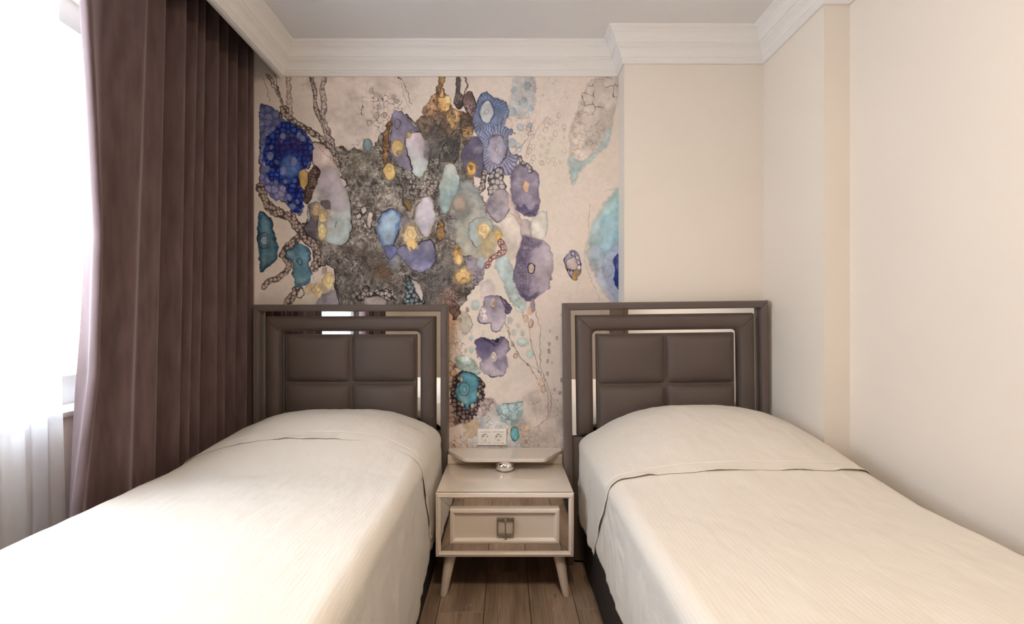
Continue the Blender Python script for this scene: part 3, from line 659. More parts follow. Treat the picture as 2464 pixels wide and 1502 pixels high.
def linen_mat():
    m, N, Lk, p = newmat('cream_striped_cotton')
    p.inputs['Roughness'].default_value = .75; p.inputs['Sheen Weight'].default_value = .15; p.inputs['Specular IOR Level'].default_value = .25
    uv = N.new('ShaderNodeUVMap'); uv.uv_map = 'UVMap'
    sx = N.new('ShaderNodeSeparateXYZ'); Lk.new(uv.outputs['UV'], sx.inputs[0])
    ml = N.new('ShaderNodeMath'); ml.operation = 'MULTIPLY'; ml.inputs[1].default_value = 2 * math.pi / .0125; Lk.new(sx.outputs['X'], ml.inputs[0])
    sn = N.new('ShaderNodeMath'); sn.operation = 'SINE'; Lk.new(ml.outputs[0], sn.inputs[0])
    mr = N.new('ShaderNodeMapRange'); mr.inputs['From Min'].default_value = -.35; mr.inputs['From Max'].default_value = .35; Lk.new(sn.outputs[0], mr.inputs['Value'])
    mx = N.new('ShaderNodeMixRGB'); mx.inputs['Color1'].default_value = (.855, .805, .735, 1); mx.inputs['Color2'].default_value = (.875, .83, .765, 1)
    Lk.new(mr.outputs['Result'], mx.inputs['Fac']); Lk.new(mx.outputs['Color'], p.inputs['Base Color'])
    mr2 = N.new('ShaderNodeMapRange'); mr2.inputs['To Min'].default_value = .85; mr2.inputs['To Max'].default_value = .68; Lk.new(mr.outputs['Result'], mr2.inputs['Value']); Lk.new(mr2.outputs['Result'], p.inputs['Roughness'])
    mp = N.new('ShaderNodeMapping'); mp.inputs['Scale'].default_value = (130, 22, 1); Lk.new(uv.outputs['UV'], mp.inputs['Vector'])
    n = N.new('ShaderNodeTexNoise'); n.inputs['Scale'].default_value = 1; n.inputs['Detail'].default_value = 2; Lk.new(mp.outputs['Vector'], n.inputs['Vector'])
    ad = N.new('ShaderNodeMath'); ad.operation = 'MULTIPLY_ADD'; ad.inputs[1].default_value = .10; Lk.new(mr.outputs['Result'], ad.inputs[0]); Lk.new(n.outputs['Fac'], ad.inputs[2])
    b = N.new('ShaderNodeBump'); b.inputs['Strength'].default_value = .35; b.inputs['Distance'].default_value = .0025
    Lk.new(ad.outputs[0], b.inputs['Height']); Lk.new(b.outputs['Normal'], p.inputs['Normal'])
    tr = N.new('ShaderNodeBsdfTranslucent'); tr.inputs['Color'].default_value = (.95, .88, .74, 1)
    ms = N.new('ShaderNodeMixShader'); ms.inputs[0].default_value = .16; Lk.new(p.outputs[0], ms.inputs[1]); Lk.new(tr.outputs[0], ms.inputs[2]); Lk.new(ms.outputs[0], N['Material Output'].inputs[0])
    return m
M['linen'] = linen_mat()

def plank_mat():
    m, N, Lk, p = newmat('grey_brown_oak_laminate')
    p.inputs['Roughness'].default_value = .38
    tc = N.new('ShaderNodeTexCoord'); oi = N.new('ShaderNodeObjectInfo')
    sc = N.new('ShaderNodeVectorMath'); sc.operation = 'SCALE'; sc.inputs[0].default_value = (37, 53, 0); Lk.new(oi.outputs['Random'], sc.inputs['Scale'])
    va = N.new('ShaderNodeVectorMath'); va.operation = 'ADD'; Lk.new(tc.outputs['Object'], va.inputs[0]); Lk.new(sc.outputs['Vector'], va.inputs[1])
    def nz(scale, det=5, dist=0.):
        mp = N.new('ShaderNodeMapping'); mp.inputs['Scale'].default_value = scale; Lk.new(va.outputs['Vector'], mp.inputs['Vector'])
        n = N.new('ShaderNodeTexNoise'); n.inputs['Scale'].default_value = 1; n.inputs['Detail'].default_value = det; n.inputs['Distortion'].default_value = dist
        Lk.new(mp.outputs['Vector'], n.inputs['Vector']); return n
    grain = nz((140, 5, 1), 6, .4); wide = nz((9, 1.6, 1), 3, .6)
    cr = N.new('ShaderNodeValToRGB'); cr.color_ramp.elements[0].position = .3; cr.color_ramp.elements[0].color = (*lin((134, 112, 94)), 1)
    cr.color_ramp.elements[1].position = .7; cr.color_ramp.elements[1].color = (*lin((180, 158, 138)), 1)
    Lk.new(wide.outputs['Fac'], cr.inputs['Fac'])
    mr = N.new('ShaderNodeMapRange'); mr.inputs['From Min'].default_value = .3; mr.inputs['From Max'].default_value = .7; mr.inputs['To Min'].default_value = .72; mr.inputs['To Max'].default_value = 1.15
    Lk.new(grain.outputs['Fac'], mr.inputs['Value'])
    mx = N.new('ShaderNodeMixRGB'); mx.blend_type = 'MULTIPLY'; mx.inputs['Fac'].default_value = 1; Lk.new(cr.outputs['Color'], mx.inputs['Color1']); Lk.new(mr.outputs['Result'], mx.inputs['Color2'])
    # pale and dark splits along the grain
    def cracks(scale, col, src, lo, hi, seed):
        w = nz(scale, 2, .9);
        sub = N.new('ShaderNodeMath'); sub.operation = 'SUBTRACT'; sub.inputs[1].default_value = .5; Lk.new(w.outputs['Fac'], sub.inputs[0])
        ab = N.new('ShaderNodeMath'); ab.operation = 'ABSOLUTE'; Lk.new(sub.outputs[0], ab.inputs[0])
        r = N.new('ShaderNodeMapRange'); r.inputs['From Min'].default_value = lo; r.inputs['From Max'].default_value = hi; r.inputs['To Min'].default_value = 1; r.inputs['To Max'].default_value = 0; Lk.new(ab.outputs[0], r.inputs['Value'])
        g = nz((14 + seed, 5, 1), 2); gr = N.new('ShaderNodeMapRange'); gr.inputs['From Min'].default_value = .58; gr.inputs['From Max'].default_value = .66; Lk.new(g.outputs['Fac'], gr.inputs['Value'])
        mu = N.new('ShaderNodeMath'); mu.operation = 'MULTIPLY'; Lk.new(r.outputs['Result'], mu.inputs[0]); Lk.new(gr.outputs['Result'], mu.inputs[1])
        mm = N.new('ShaderNodeMath'); mm.operation = 'MULTIPLY'; mm.inputs[1].default_value = .75; Lk.new(mu.outputs[0], mm.inputs[0])
        x = N.new('ShaderNodeMixRGB'); x.inputs['Color2'].default_value = (*col, 1); Lk.new(mm.outputs[0], x.inputs['Fac']); Lk.new(src, x.inputs['Color1']); return x.outputs['Color']
    c = cracks((22, 2.6, 1), (.5, .42, .36), mx.outputs['Color'], .003, .012, 0)
    c = cracks((17, 3.1, 1), (.06, .04, .03), c, .003, .010, 9)
    Lk.new(c, p.inputs['Base Color'])
    b = N.new('ShaderNodeBump'); b.inputs['Strength'].default_value = .15; b.inputs['Distance'].default_value = .001; Lk.new(grain.outputs['Fac'], b.inputs['Height']); Lk.new(b.outputs['Normal'], p.inputs['Normal'])
    return m
M['plank'] = plank_mat()
M['underlay'] = mat('dark_floor_joint', (.05, .04, .03), .8)

def mural_mat():
    m, N, Lk, p = newmat('ink_wash_wallpaper_print')
    p.inputs['Roughness'].default_value = .55; p.inputs['Specular IOR Level'].default_value = .3
    a = N.new('ShaderNodeAttribute'); a.attribute_name = 'print'
    tc = N.new('ShaderNodeTexCoord'); n = N.new('ShaderNodeTexNoise'); n.inputs['Scale'].default_value = 260; n.inputs['Detail'].default_value = 3; Lk.new(tc.outputs['Object'], n.inputs['Vector'])
    mr = N.new('ShaderNodeMapRange'); mr.inputs['To Min'].default_value = .93; mr.inputs['To Max'].default_value = 1.05; Lk.new(n.outputs['Fac'], mr.inputs['Value'])
    mx = N.new('ShaderNodeMixRGB'); mx.blend_type = 'MULTIPLY'; mx.inputs['Fac'].default_value = 1; Lk.new(a.outputs['Color'], mx.inputs['Color1']); Lk.new(mr.outputs['Result'], mx.inputs['Color2'])
    Lk.new(mx.outputs['Color'], p.inputs['Base Color']); return m
M['mural'] = mural_mat()

# ================================================================ room shell
YB, YP, YR = 2.447, 2.325, 1.885           # mural wall, pier front, step in the right wall
XP, XR1, XR2 = .579, 1.2575, 1.359         # pier side, right wall far part, right wall near part
XL, YREAR, ZC, ZCB = -1.52, -2.3, 2.54, 2.395
structure(box('wall_back', -1.75, XP + .02, YB, YB + .15, -.05, 2.75, M['wall']))
structure(prism('wall_right', [(XP, YB + .15), (XP, YP), (XR1, YP), (XR1, YR), (XR2, YR), (XR2, YREAR), (1.55, YREAR), (1.55, YB + .15)], -.05, 2.75, M['wall']))
structure(box('wall_rear', -1.75, 1.55, YREAR - .15, YREAR, -.05, 2.75, M['wall']))
def wall_with_opening():
    ys = [YREAR, WIN_Y0, WIN_Y1, YB]; zs = [-.05, WIN_Z0 - .02, WIN_Z1, 2.75]; V = []; F = []
    for x in (XL, XL - .23):
        for z in zs:
            for y in ys: V.append((x, y, z))
    idx = lambda s, i, j: s * 16 + i * 4 + j
    for s in (0, 1):
        for i in range(3):
            for j in range(3):
                if (i, j) != (1, 1): F.append((idx(s, i, j), idx(s, i, j + 1), idx(s, i + 1, j + 1), idx(s, i + 1, j)))
    for a, b2 in (((1, 1), (1, 2)), ((1, 2), (2, 2)), ((2, 2), (2, 1)), ((2, 1), (1, 1))): F.append((idx(0, *a), idx(0, *b2), idx(1, *b2), idx(1, *a)))
    per = [(0, 0), (0, 1), (0, 2), (0, 3), (1, 3), (2, 3), (3, 3), (3, 2), (3, 1), (3, 0), (2, 0), (1, 0)]
    for k in range(12): F.append((idx(0, *per[k]), idx(0, *per[(k + 1) % 12]), idx(1, *per[(k + 1) % 12]), idx(1, *per[k])))
    return structure(fix(build('wall_left', V, F, M['wall'])))
wall_with_opening()
structure(box('ceiling', -1.158, 1.55, YREAR, YB + .02, ZC, 2.75, M['ceiling']))
structure(box('ceiling_niche', -1.75, -1.158, YREAR, YB + .02, 2.66, 2.75, M['ceiling']))

# pelmet board in front of the curtain niche
structure(box('trim_2', -1.158, -1.139, YREAR, YB, ZCB - .004, 2.66, M['cornice'], bev=.002))

# plaster crown moulding round the room
def cornice():
    path = [(-1.14, YREAR), (-1.14, YB), (XP, YB), (XP, YP), (XR1, YP), (XR1, YR), (XR2, YR), (XR2, YREAR)]   # room lies to the right of travel
    prof = [(0, -.145), (.010, -.145), (.0125, -.142), (.0125, -.134), (.016, -.131), (.0175, -.127), (.0175, -.122), (.021, -.120), (.0215, -.113), (.024, -.104), (.029, -.095), (.036, -.087), (.043, -.082),
            (.0445, -.078), (.048, -.077), (.049, -.073), (.049, -.069), (.053, -.068), (.0535, -.060), (.056, -.050), (.061, -.040), (.068, -.032), (.074, -.028), (.0755, -.025), (.078, -.0245), (.079, -.021), (.079, -.0175), (.083, -.017), (.084, -.0135), (.084, -.011), (.089, -.010), (.092, -.006), (.092, 0.002)]
    n = len(path); V = []
    for p, z in prof:
        for i in range(n):
            q = Vector(path[i])
            dirs = []
            if i > 0: dirs.append((q - Vector(path[i - 1])).normalized())
            if i < n - 1: dirs.append((Vector(path[i + 1]) - q).normalized())
            nr = [Vector((d.y, -d.x)) for d in dirs]
            off = nr[0] * p if len(nr) == 1 else (nr[0] + nr[1]) * p
            V.append((q.x + off.x, q.y + off.y, ZC + z))
    o = structure(fix(build('trim_1', V, [tuple(f) for f in grid_faces(len(prof), n)], M['cornice'])))
    return o
cornice()

# floor: single laminate planks on an underlay
floor = structure(box('floor', -1.75, 1.55, YREAR, YB, -.06, -.012, M['underlay']))
PW, GAP = .1836, .0016
plank_me = {}
def plank(x0, y0, y1):
    Lp = round(y1 - y0 - GAP, 4)
    if Lp not in plank_me:
        o = box('plank', 0, PW - GAP, 0, Lp, -.012, 0, M['plank'], floor, bev=.0012, seg=1); plank_me[Lp] = o.data
        for v in o.data.vertices: v.co -= Vector((0, 0, 0))
    else:
        o = bpy.data.objects.new('plank', plank_me[Lp]); COL.objects.link(o); o.parent = floor
    o.location = Vector((x0, y0, 0)) - origin(floor)
joints = {-1: 1.888}
for k in range(-8, 8):
    x0 = -.0836 + k * PW
    j = joints.get(k, 1.888 + .29 + .37 * ((k * 5) % 7)) % 1.38
    ys = [YREAR] + [YREAR + ((j - YREAR) % 1.38) + i * 1.38 for i in range(4)] + [YB]
    ys = sorted(set(y for y in ys if YREAR <= y <= YB))
    for a, b2 in zip(ys, ys[1:]):
        if b2 - a > .03: plank(x0, a, b2)

# window in the left wall
def window():
    w = structure(empty('window_1', (XL - .15, (WIN_Y0 + WIN_Y1) / 2, WIN_Z0)))
    xo = XL - .15
    def fr(name, y0, y1, z0, z1, t, par):
        V = []
        for x in (xo - .03, xo + .03):
            for (yy0, yy1, zz0, zz1) in ((y0, y1, z0, z1), (y0 + t, y1 - t, z0 + t, z1 - t)):
                V += [(x, yy0, zz0), (x, yy1, zz0), (x, yy1, zz1), (x, yy0, zz1)]
        F = []
        for k in range(4):
            m2 = (k + 1) % 4
            F += [(k, m2, 4 + m2, 4 + k), (8 + k, 8 + m2, 12 + m2, 12 + k), (k, m2, 8 + m2, 8 + k), (4 + k, 4 + m2, 12 + m2, 12 + k)]
        return fix(build(name, V, F, M['pvc'], par))
    fr('window_frame', WIN_Y0, WIN_Y1, WIN_Z0, WIN_Z1, .05, w)
    ym = (WIN_Y0 + WIN_Y1) / 2
    for a, b2 in ((WIN_Y0 + .05, ym), (ym, WIN_Y1 - .05)):
        s = fr('sash', a, b2, WIN_Z0 + .05, WIN_Z1 - .05, .055, w)
        build('pane', [(xo, a + .054, WIN_Z0 + .104), (xo, b2 - .054, WIN_Z0 + .104), (xo, b2 - .054, WIN_Z1 - .104), (xo, a + .054, WIN_Z1 - .104)], [(0, 1, 2, 3)], M['glass'], s)
    box('window_sill', XL - .13, XL + .02, WIN_Y0 - .02, WIN_Y1 + .02, WIN_Z0 - .02, WIN_Z0, M['sill'], w, bev=.004)
window()

# brown door in the right wall, behind the camera (seen in the headboard mirror)
d = structure(empty('door_1', (XR2, -1.15, 0)))
box('door_leaf', XR2 - .035, XR2 - .005, -1.50, -.80, .005, 2.0, M['brown_door'], d, bev=.003)
box('door_casing', XR2 - .02, XR2 - .001, -1.58, -1.50, 0, 2.08, M['brown_door'], d, bev=.003)
box('door_casing', XR2 - .02, XR2 - .001, -.80, -.72, 0, 2.08, M['brown_door'], d, bev=.003)
box('door_casing', XR2 - .02, XR2 - .001, -1.50, -.80, 2.0, 2.08, M['brown_door'], d, bev=.003)
tube('door_handle', [(XR2 - .035, -1.44, 1.0), (XR2 - .08, -1.44, 1.0), (XR2 - .08, -1.32, 1.0)], .009, M['silver'], d)

# warm ceiling lamp behind the camera
def ceiling_lamp():
    lx, ly = .12, .28
    t = tag(empty('ceiling_lamp', (lx, ly, ZC)), 'round flush ceiling lamp with a warm lit opal shade', 'lamp')
    lathe('lamp_base', [(.19, 0), (.20, -.012), (.19, -.03), (.17, -.035)], lx, ly, ZC, M['plastic'], t, 36)
    m, N, Lk, p = newmat('lit_opal_glass'); p.inputs['Base Color'].default_value = (.9, .85, .78, 1)
    p.inputs['Emission Color'].default_value = (*LAMP_COL, 1); p.inputs['Emission Strength'].default_value = LAMP_W / 62 * 22
    lathe('lamp_shade', [(.165, -.035), (.160, -.055), (.13, -.08), (.08, -.095), (.03, -.1), (.004, -.101)], lx, ly, ZC, m, t, 36)
ceiling_lamp()

# ================================================================ printed mural on the back wall
def mural():
    px2x = lambda px: (px - 1216) / 470; py2z = lambda py: 1.16 - (py - 766) / 470
    V = []; F = []; C = []; base = 0
    for (a, b2, c, d2) in ((596, 1488.5, 178, 742), (1070, 1368, 742, 1112)):
        p = paint_mural(Painter(a, b2, c, d2, 1.1))
        nx, ny = len(p.xs), len(p.ys)
        V.append(np.stack([px2x(p.X), np.full(p.X.shape, YB - .0015), py2z(p.Y)], -1).reshape(-1, 3))
        i = np.arange(ny - 1)[:, None] * nx + np.arange(nx - 1)[None, :] + base
        F.append(np.stack([i, i + nx, i + nx + 1, i + 1], -1).reshape(-1, 4)); C.append(p.c.reshape(-1, 3)); base += nx * ny
    # plain coarse remainder hidden behind the curtain and the headboards
    V = np.vstack(V); F = np.vstack(F); C = np.vstack(C) / 255.
    C = np.where(C <= .04045, C / 12.92, ((np.clip(C, 0, 1) + .055) / 1.055) ** 2.4) * MURAL_GAIN
    me = bpy.data.meshes.new('mural_wallpaper'); me.vertices.add(len(V)); me.loops.add(len(F) * 4); me.polygons.add(len(F))
    me.vertices.foreach_set('co', V.ravel()); me.loops.foreach_set('vertex_index', F.ravel().astype(np.int32))
    me.polygons.foreach_set('loop_start', np.arange(0, len(F) * 4, 4, dtype=np.int32)); me.update()
    at = me.attributes.new('print', 'FLOAT_COLOR', 'POINT'); at.data.foreach_set('color', np.hstack([C, np.ones((len(C), 1))]).ravel().astype(np.float32))
    me.materials.append(M['mural'])
    o = bpy.data.objects.new('mural_wallpaper', me); COL.objects.link(o)
    tag(o, 'abstract ink-wash mural in blue, grey, violet and gold covering the wall behind the beds', 'wallpaper')
MURAL_GAIN = 1.03
mural()

# ================================================================ beds
def headboard(bed, xc, W, yb, H, roll=0., name='headboard'):
    cr, sr = math.cos(roll), math.sin(roll)
    def T(V):
        V = np.array(V, float); x = V[:, 0]; z = V[:, 2] - H * .5
        return np.stack([xc + x * cr - z * sr, yb + V[:, 1], H * .5 + x * sr + z * cr], -1)
    h = W / 2; TH = .08; ym = -.042                       # ym: mirror plane
    hb = box('headboard', -h + .004, h - .004, -.03, 0, .02, H - .004, M['velvet'], bed, T=T)
    b = .034
    prof = [(0, 0), (0, TH - .010), (.0025, TH - .004), (.008, TH), (b - .008, TH), (b - .0025, TH - .003), (b, TH - .008), (b, .02)]
    # outer frame: two posts and a top rail, mitred
    def bar(nm, pts_out, pts_in):
        V = []
        for o, d in prof:
            t = o / b
            for A, B2 in zip(pts_out, pts_in): V.append((A[0] + (B2[0] - A[0]) * t, -d, A[1] + (B2[1] - A[1]) * t))
        F = [tuple(f) for f in grid_faces(len(prof), 2)] + [tuple(range(0, 2 * len(prof), 2)), tuple(range(1, 2 * len(prof), 2))[::-1]]
        V = T(np.array(V)); return fix(build(nm, V, F, M['velvet_bar'], hb, True, None, 30))
    g = .0006
    bar('post', [(-h, 0.0), (-h, H - g)], [(-h + b, 0.0), (-h + b, H - b - g)])
    bar('post', [(h, H - g), (h, 0.0)], [(h - b, H - b - g), (h - b, 0.0)])
    bar('top_rail', [(-h + g, H), (h - g, H)], [(-h + b + g, H - b), (h - b - g, H - b)])
    zb = H - .632                                           # lower end of mirror and cushions
    V = T(np.array([(-h + b, ym, zb), (h - b, ym, zb), (h - b, ym, H - b), (-h + b, ym, H - b)]))
    build('mirror', V, [(0, 1, 2, 3)], M['mirror'], hb, label='silvered mirror strip between the cushions')
    # padded inverted-U border
    gap, aw, dp = .0235, .081, .040
    xo = h - b - gap; zo = H - b - gap; V = []; nt = 13; na = 7; ncol = 0
    for i in range(nt):
        t = i / (nt - 1); u = 2 * t - 1
        hgt = dp * (1 - abs(u) ** 3.2) ** .45 if abs(u) < 1 else 0
        hgt = max(hgt, .002) * (.92 + .08 * (1 - u * u))
        ox = xo - aw * t; oz = zo - .076 * t; r = .004 + .020 * t
        pts = [(-ox, zb + .004), (-ox, zb + .02)]
        pts += [(-ox, zb + (oz - r - zb) * s) for s in (.2, .4, .6, .8)]
        for k in range(na): a = math.pi - (math.pi / 2) * k / (na - 1); pts.append((-ox + r + r * math.cos(a), oz - r + r * math.sin(a)))
        pts += [((-ox + r) + (2 * (ox - r)) * s, oz) for s in (.2, .4, .6, .8)]
        for k in range(na): a = math.pi / 2 - (math.pi / 2) * k / (na - 1); pts.append((ox - r + r * math.cos(a), oz - r + r * math.sin(a)))
        pts += [(ox, zb + (oz - r - zb) * s) for s in (.8, .6, .4, .2)]
        pts += [(ox, zb + .02), (ox, zb + .004)]
        m = len(pts)
        for k, (x, z) in enumerate(pts):
            e = hgt * (.35 if k in (0, m - 1) else 1.)
            V.append((x, ym - e, z))
        ncol = m
    F = [tuple(f) for f in grid_faces(nt, ncol)]
    fix(build('padded_border', T(np.array(V)), F, M['velvet'], hb, True))
    for s in (-1, 1):
        P = []
        for k in range(9):
            t = .04 + .9 * k / 8; u = 2 * t - 1; hg = dp * (1 - abs(u) ** 3.2) ** .45 * (.92 + .08 * (1 - u * u)) + .0004
            P.append((s * (xo - aw * t - .006 * t), ym - hg, zo - .076 * t - .006 * t))
        tube('seam', P, .0011, M['seam'], hb, 6, T=T)
    # four cushions
    ix = xo - aw - .0155; iz = zo - .076 - .0145; mid = (iz + zb) / 2
    box('cushion_backing', -ix + .002, ix - .002, ym - .016, ym + .002, zb + .002, iz - .002, M['velvet'], hb, T=T)
    for (a, c2) in ((-ix, -.0008), (.0008, ix)):
        puff('cushion_panel', a, c2, mid + .0008, iz, ym, .054, .032, M['velvet'], hb, T=T, dome=.45)
        puff('cushion_panel', a, c2, zb, mid - .0008, ym, .054, .032, M['velvet'], hb, T=T, dome=.45)
    box('lower_panel', -h + b + .001, h - b - .001, -.066, -.03, .02, zb - .003, M['velvet'], hb, bev=.006, T=T)
    return hb

def smst(a, b2, x):
    t = np.clip((x - a) / (b2 - a), 0, 1); return t * t * (3 - 2 * t)

def cloth(name, x0, x1, yh, yf, z0, bump, dropL, dropR, seed, off=0., hem=None, nrow=230, parent=None):
    """sheet lying on a bed: flat coordinate s runs across (drop, rounded edge, top, rounded edge, drop); yh head end, yf(s-array, depth) foot end"""
    r = .048; xc = (x0 + x1) / 2; hw = (x1 - x0) / 2
    nS, nA, nT = 34, 10, 130
    tp = np.linspace(-1, 1, nT)
    # depth below crest d (0 on the top), lateral x, z, for a unit section
    def side(sgn, drop):                                  # arrays shape (nrow, k) from hem to crest
        k = np.linspace(1, 0, nS)[None, :]
        d = r + (drop[:, None] - r) * k
        ang = np.linspace(0, math.pi / 2, nA + 2)[1:-1][None, :].repeat(len(drop), 0)   # 0 = vertical side, pi/2 = top
        X = np.concatenate([np.full(d.shape, hw), hw - r + r * np.cos(ang)], 1)
        Z = np.concatenate([-d, -r + r * np.sin(ang)], 1)
        return X * sgn, Z
    v = np.linspace(0, 1, nrow)
    v = v if hem is None else np.concatenate([np.linspace(0, .86, nrow - 60), np.linspace(.86, 1, 61)[1:]]); nrow = len(v)
    ya = yh + (.5 * (yf(0., 0.)) + .5 * yf(0., 0.) - yh) * v
    dl = np.array([dropL(y) for y in ya]); dr = np.array([dropR(y) for y in ya])
    XLs, ZL = side(-1, dl); XRs, ZR = side(1, dr)
    Xt = (hw - r) * tp[None, :].repeat(nrow, 0); Zt = np.zeros(Xt.shape)
    X = np.concatenate([XLs, Xt, XRs[:, ::-1]], 1); Z = np.concatenate([ZL, Zt, ZR[:, ::-1]], 1)
    D = -np.minimum(Z, 0); sg = np.sign(X)
    yfoot = np.array([[yf(x / hw, dd) for x, dd in zip(X[i], D[i])] for i in (0,)])
    # foot end depends on position across and depth
    YF = np.vectorize(yf)(X / hw, D)
    Y = yh + (YF - yh) * v[:, None]
    S = X + sg * D
    bz = bump(X + xc, Y) * (1 - smst(0, .30, D)) * (.4 + .6 * np.sqrt(np.clip((yh - Y) / .045, 0, 1)))
    onside = smst(.02, .07, D)
    # wrinkles
    w1 = vnoise(S * 100, Y * 100, 16, seed, 3) - .5; w2 = vnoise(S * 100, Y * 35, 3.2, seed + 1, 3) - .5; w3 = vnoise(S * 100 + 30 * w1, Y * 100, 7, seed + 2, 2) - .5
    fold = vnoise(Y * 100 + 6 * w1, Z * 18, 5.5, seed + 3, 3) - .5
    up = off + .010 * w1 + .0035 * w2 + .003 * w3
    out = off + onside * (.020 * fold * smst(.05, .35, D) + .006 * w3 + .010 * smst(.08, .4, D) * .8)
    if hem is not None:
        hv = smst(.955, 1., v[:, None]); hn = np.clip(vnoise(S * 100, Y * 0 + 3, 9, seed + 5, 2) - .42, 0, 1) * 2.2
        dist = np.abs(YF - Y)
        lift = (.0003 + .012 * hn) * smst(.035, 0., dist)
        seam = -.003 * np.exp(-((dist - .047) / .004) ** 2) + .0012 * smst(.047, .041, dist)
        up = up + (lift + seam) * (1 - onside); out = out + (lift * .8 + seam) * onside
        Y = Y + smst(.10, 0., dist) * (.020 * (vnoise(S * 100, Y * 0 + 7, 14, seed + 6, 3) - .5) + .006 * (vnoise(S * 100, Y * 0 + 9, 4, seed + 7, 2) - .5))
    PX = X + xc + sg * out; PZ = z0 + Z + bz + up * (1 - onside)
    V = np.stack([PX, Y, PZ], -1).reshape(-1, 3); nc = X.shape[1]
    F = [tuple(f) for f in grid_faces(nrow, nc)]
    o = build(name, V, F, M['linen'], parent, True)
    uvl = o.data.uv_layers.new(name='UVMap'); li = np.zeros(len(o.data.loops), np.int32); o.data.loops.foreach_get('vertex_index', li)
    UV = np.stack([S, Y], -1).reshape(-1, 2)[li]; uvl.data.foreach_set('uv', UV.ravel().astype(np.float32))
    sd = o.modifiers.new('cloth_thickness', 'SOLIDIFY'); sd.thickness = .0011; sd.offset = -1
    return o

def make_bed(xc, W, yb, H, roll, bx0, bx1, label):
    bed = tag(empty('single_bed', ((bx0 + bx1) / 2, yb - 1.05, 0)), label, 'bed', 'single beds')
    headboard(bed, xc, W, yb, H, roll)
    box('bed_base', bx0, bx1, yb - 2.07, yb - .085, .012, .36, M['base_fabric'], bed, bev=.012)
    box('mattress', bx0 + .012, bx1 - .012, yb - 2.06, yb - .09, .362, .588, M['plastic'], bed, bev=.04, seg=3)
    return bed

make_bed(-.7713, .9665, YB - .002, 1.228, 0., -1.222, -.324, 'dark upholstered single bed beside the brown window curtain')
make_bed(.763, .963, YP - .002, 1.238, math.radians(.75), .366, 1.238, 'dark upholstered single bed against the plain cream wall')

# sheets: left bed
bumpL = lambda x, y: .128 * np.clip(1 - np.abs((x + .785) / .47) ** 3.0, 0, 1) * smst(1.66, 2.13, y) * (1 - .18 * smst(2.2, 2.36, y))
shL = cloth('bed_sheet', -1.238, -.318, 2.345, lambda u, d: .36, .607, bumpL, lambda y: .16, lambda y: .41 + .10 * float(smst(2.05, 1.6, np.array(y))), 101)
tag(shL, 'cream striped cotton sheet covering the bed by the curtain', 'bed sheet', 'cream bed sheets')
topL = cloth('folded_top_sheet', -1.238, -.318, 2.352, lambda u, d: 1.905 - .085 * abs(u) ** 4 + .45 * max(0, d - .05) * (1 if u > 0 else .1), .607, bumpL, lambda y: .10, lambda y: .37, 101, off=.0014, hem=True)
tag(topL, 'cream top sheet with frilled hem over the pillow beside the curtain', 'sheet', 'top sheets over the pillows')
# right bed
bumpR = lambda x, y: .168 * np.clip(1 - np.abs((x - .865) / .50) ** 2.6, 0, 1) * smst(1.28, 2.08, y) * (1 - .12 * smst(2.08, 2.24, y))
shR = cloth('bed_sheet', .345, 1.243, 2.225, lambda u, d: .24, .607, bumpR, lambda y: .325 - .02 * float(smst(1.4, 2.1, np.array(y))), lambda y: .14, 163)
tag(shR, 'cream striped cotton sheet covering the bed along the plain wall', 'bed sheet', 'cream bed sheets')
topR = cloth('folded_top_sheet', .345, 1.243, 2.232, lambda u, d: 1.575 + .03 * abs(u) ** 3 + .75 * max(0, d - .05) * (1 if u < 0 else .1), .607, bumpR, lambda y: .36, lambda y: .10, 163, off=.0014, hem=True)
tag(topR, 'cream top sheet with frilled hem over the plump pillow near the right wall', 'sheet', 'top sheets over the pillows')

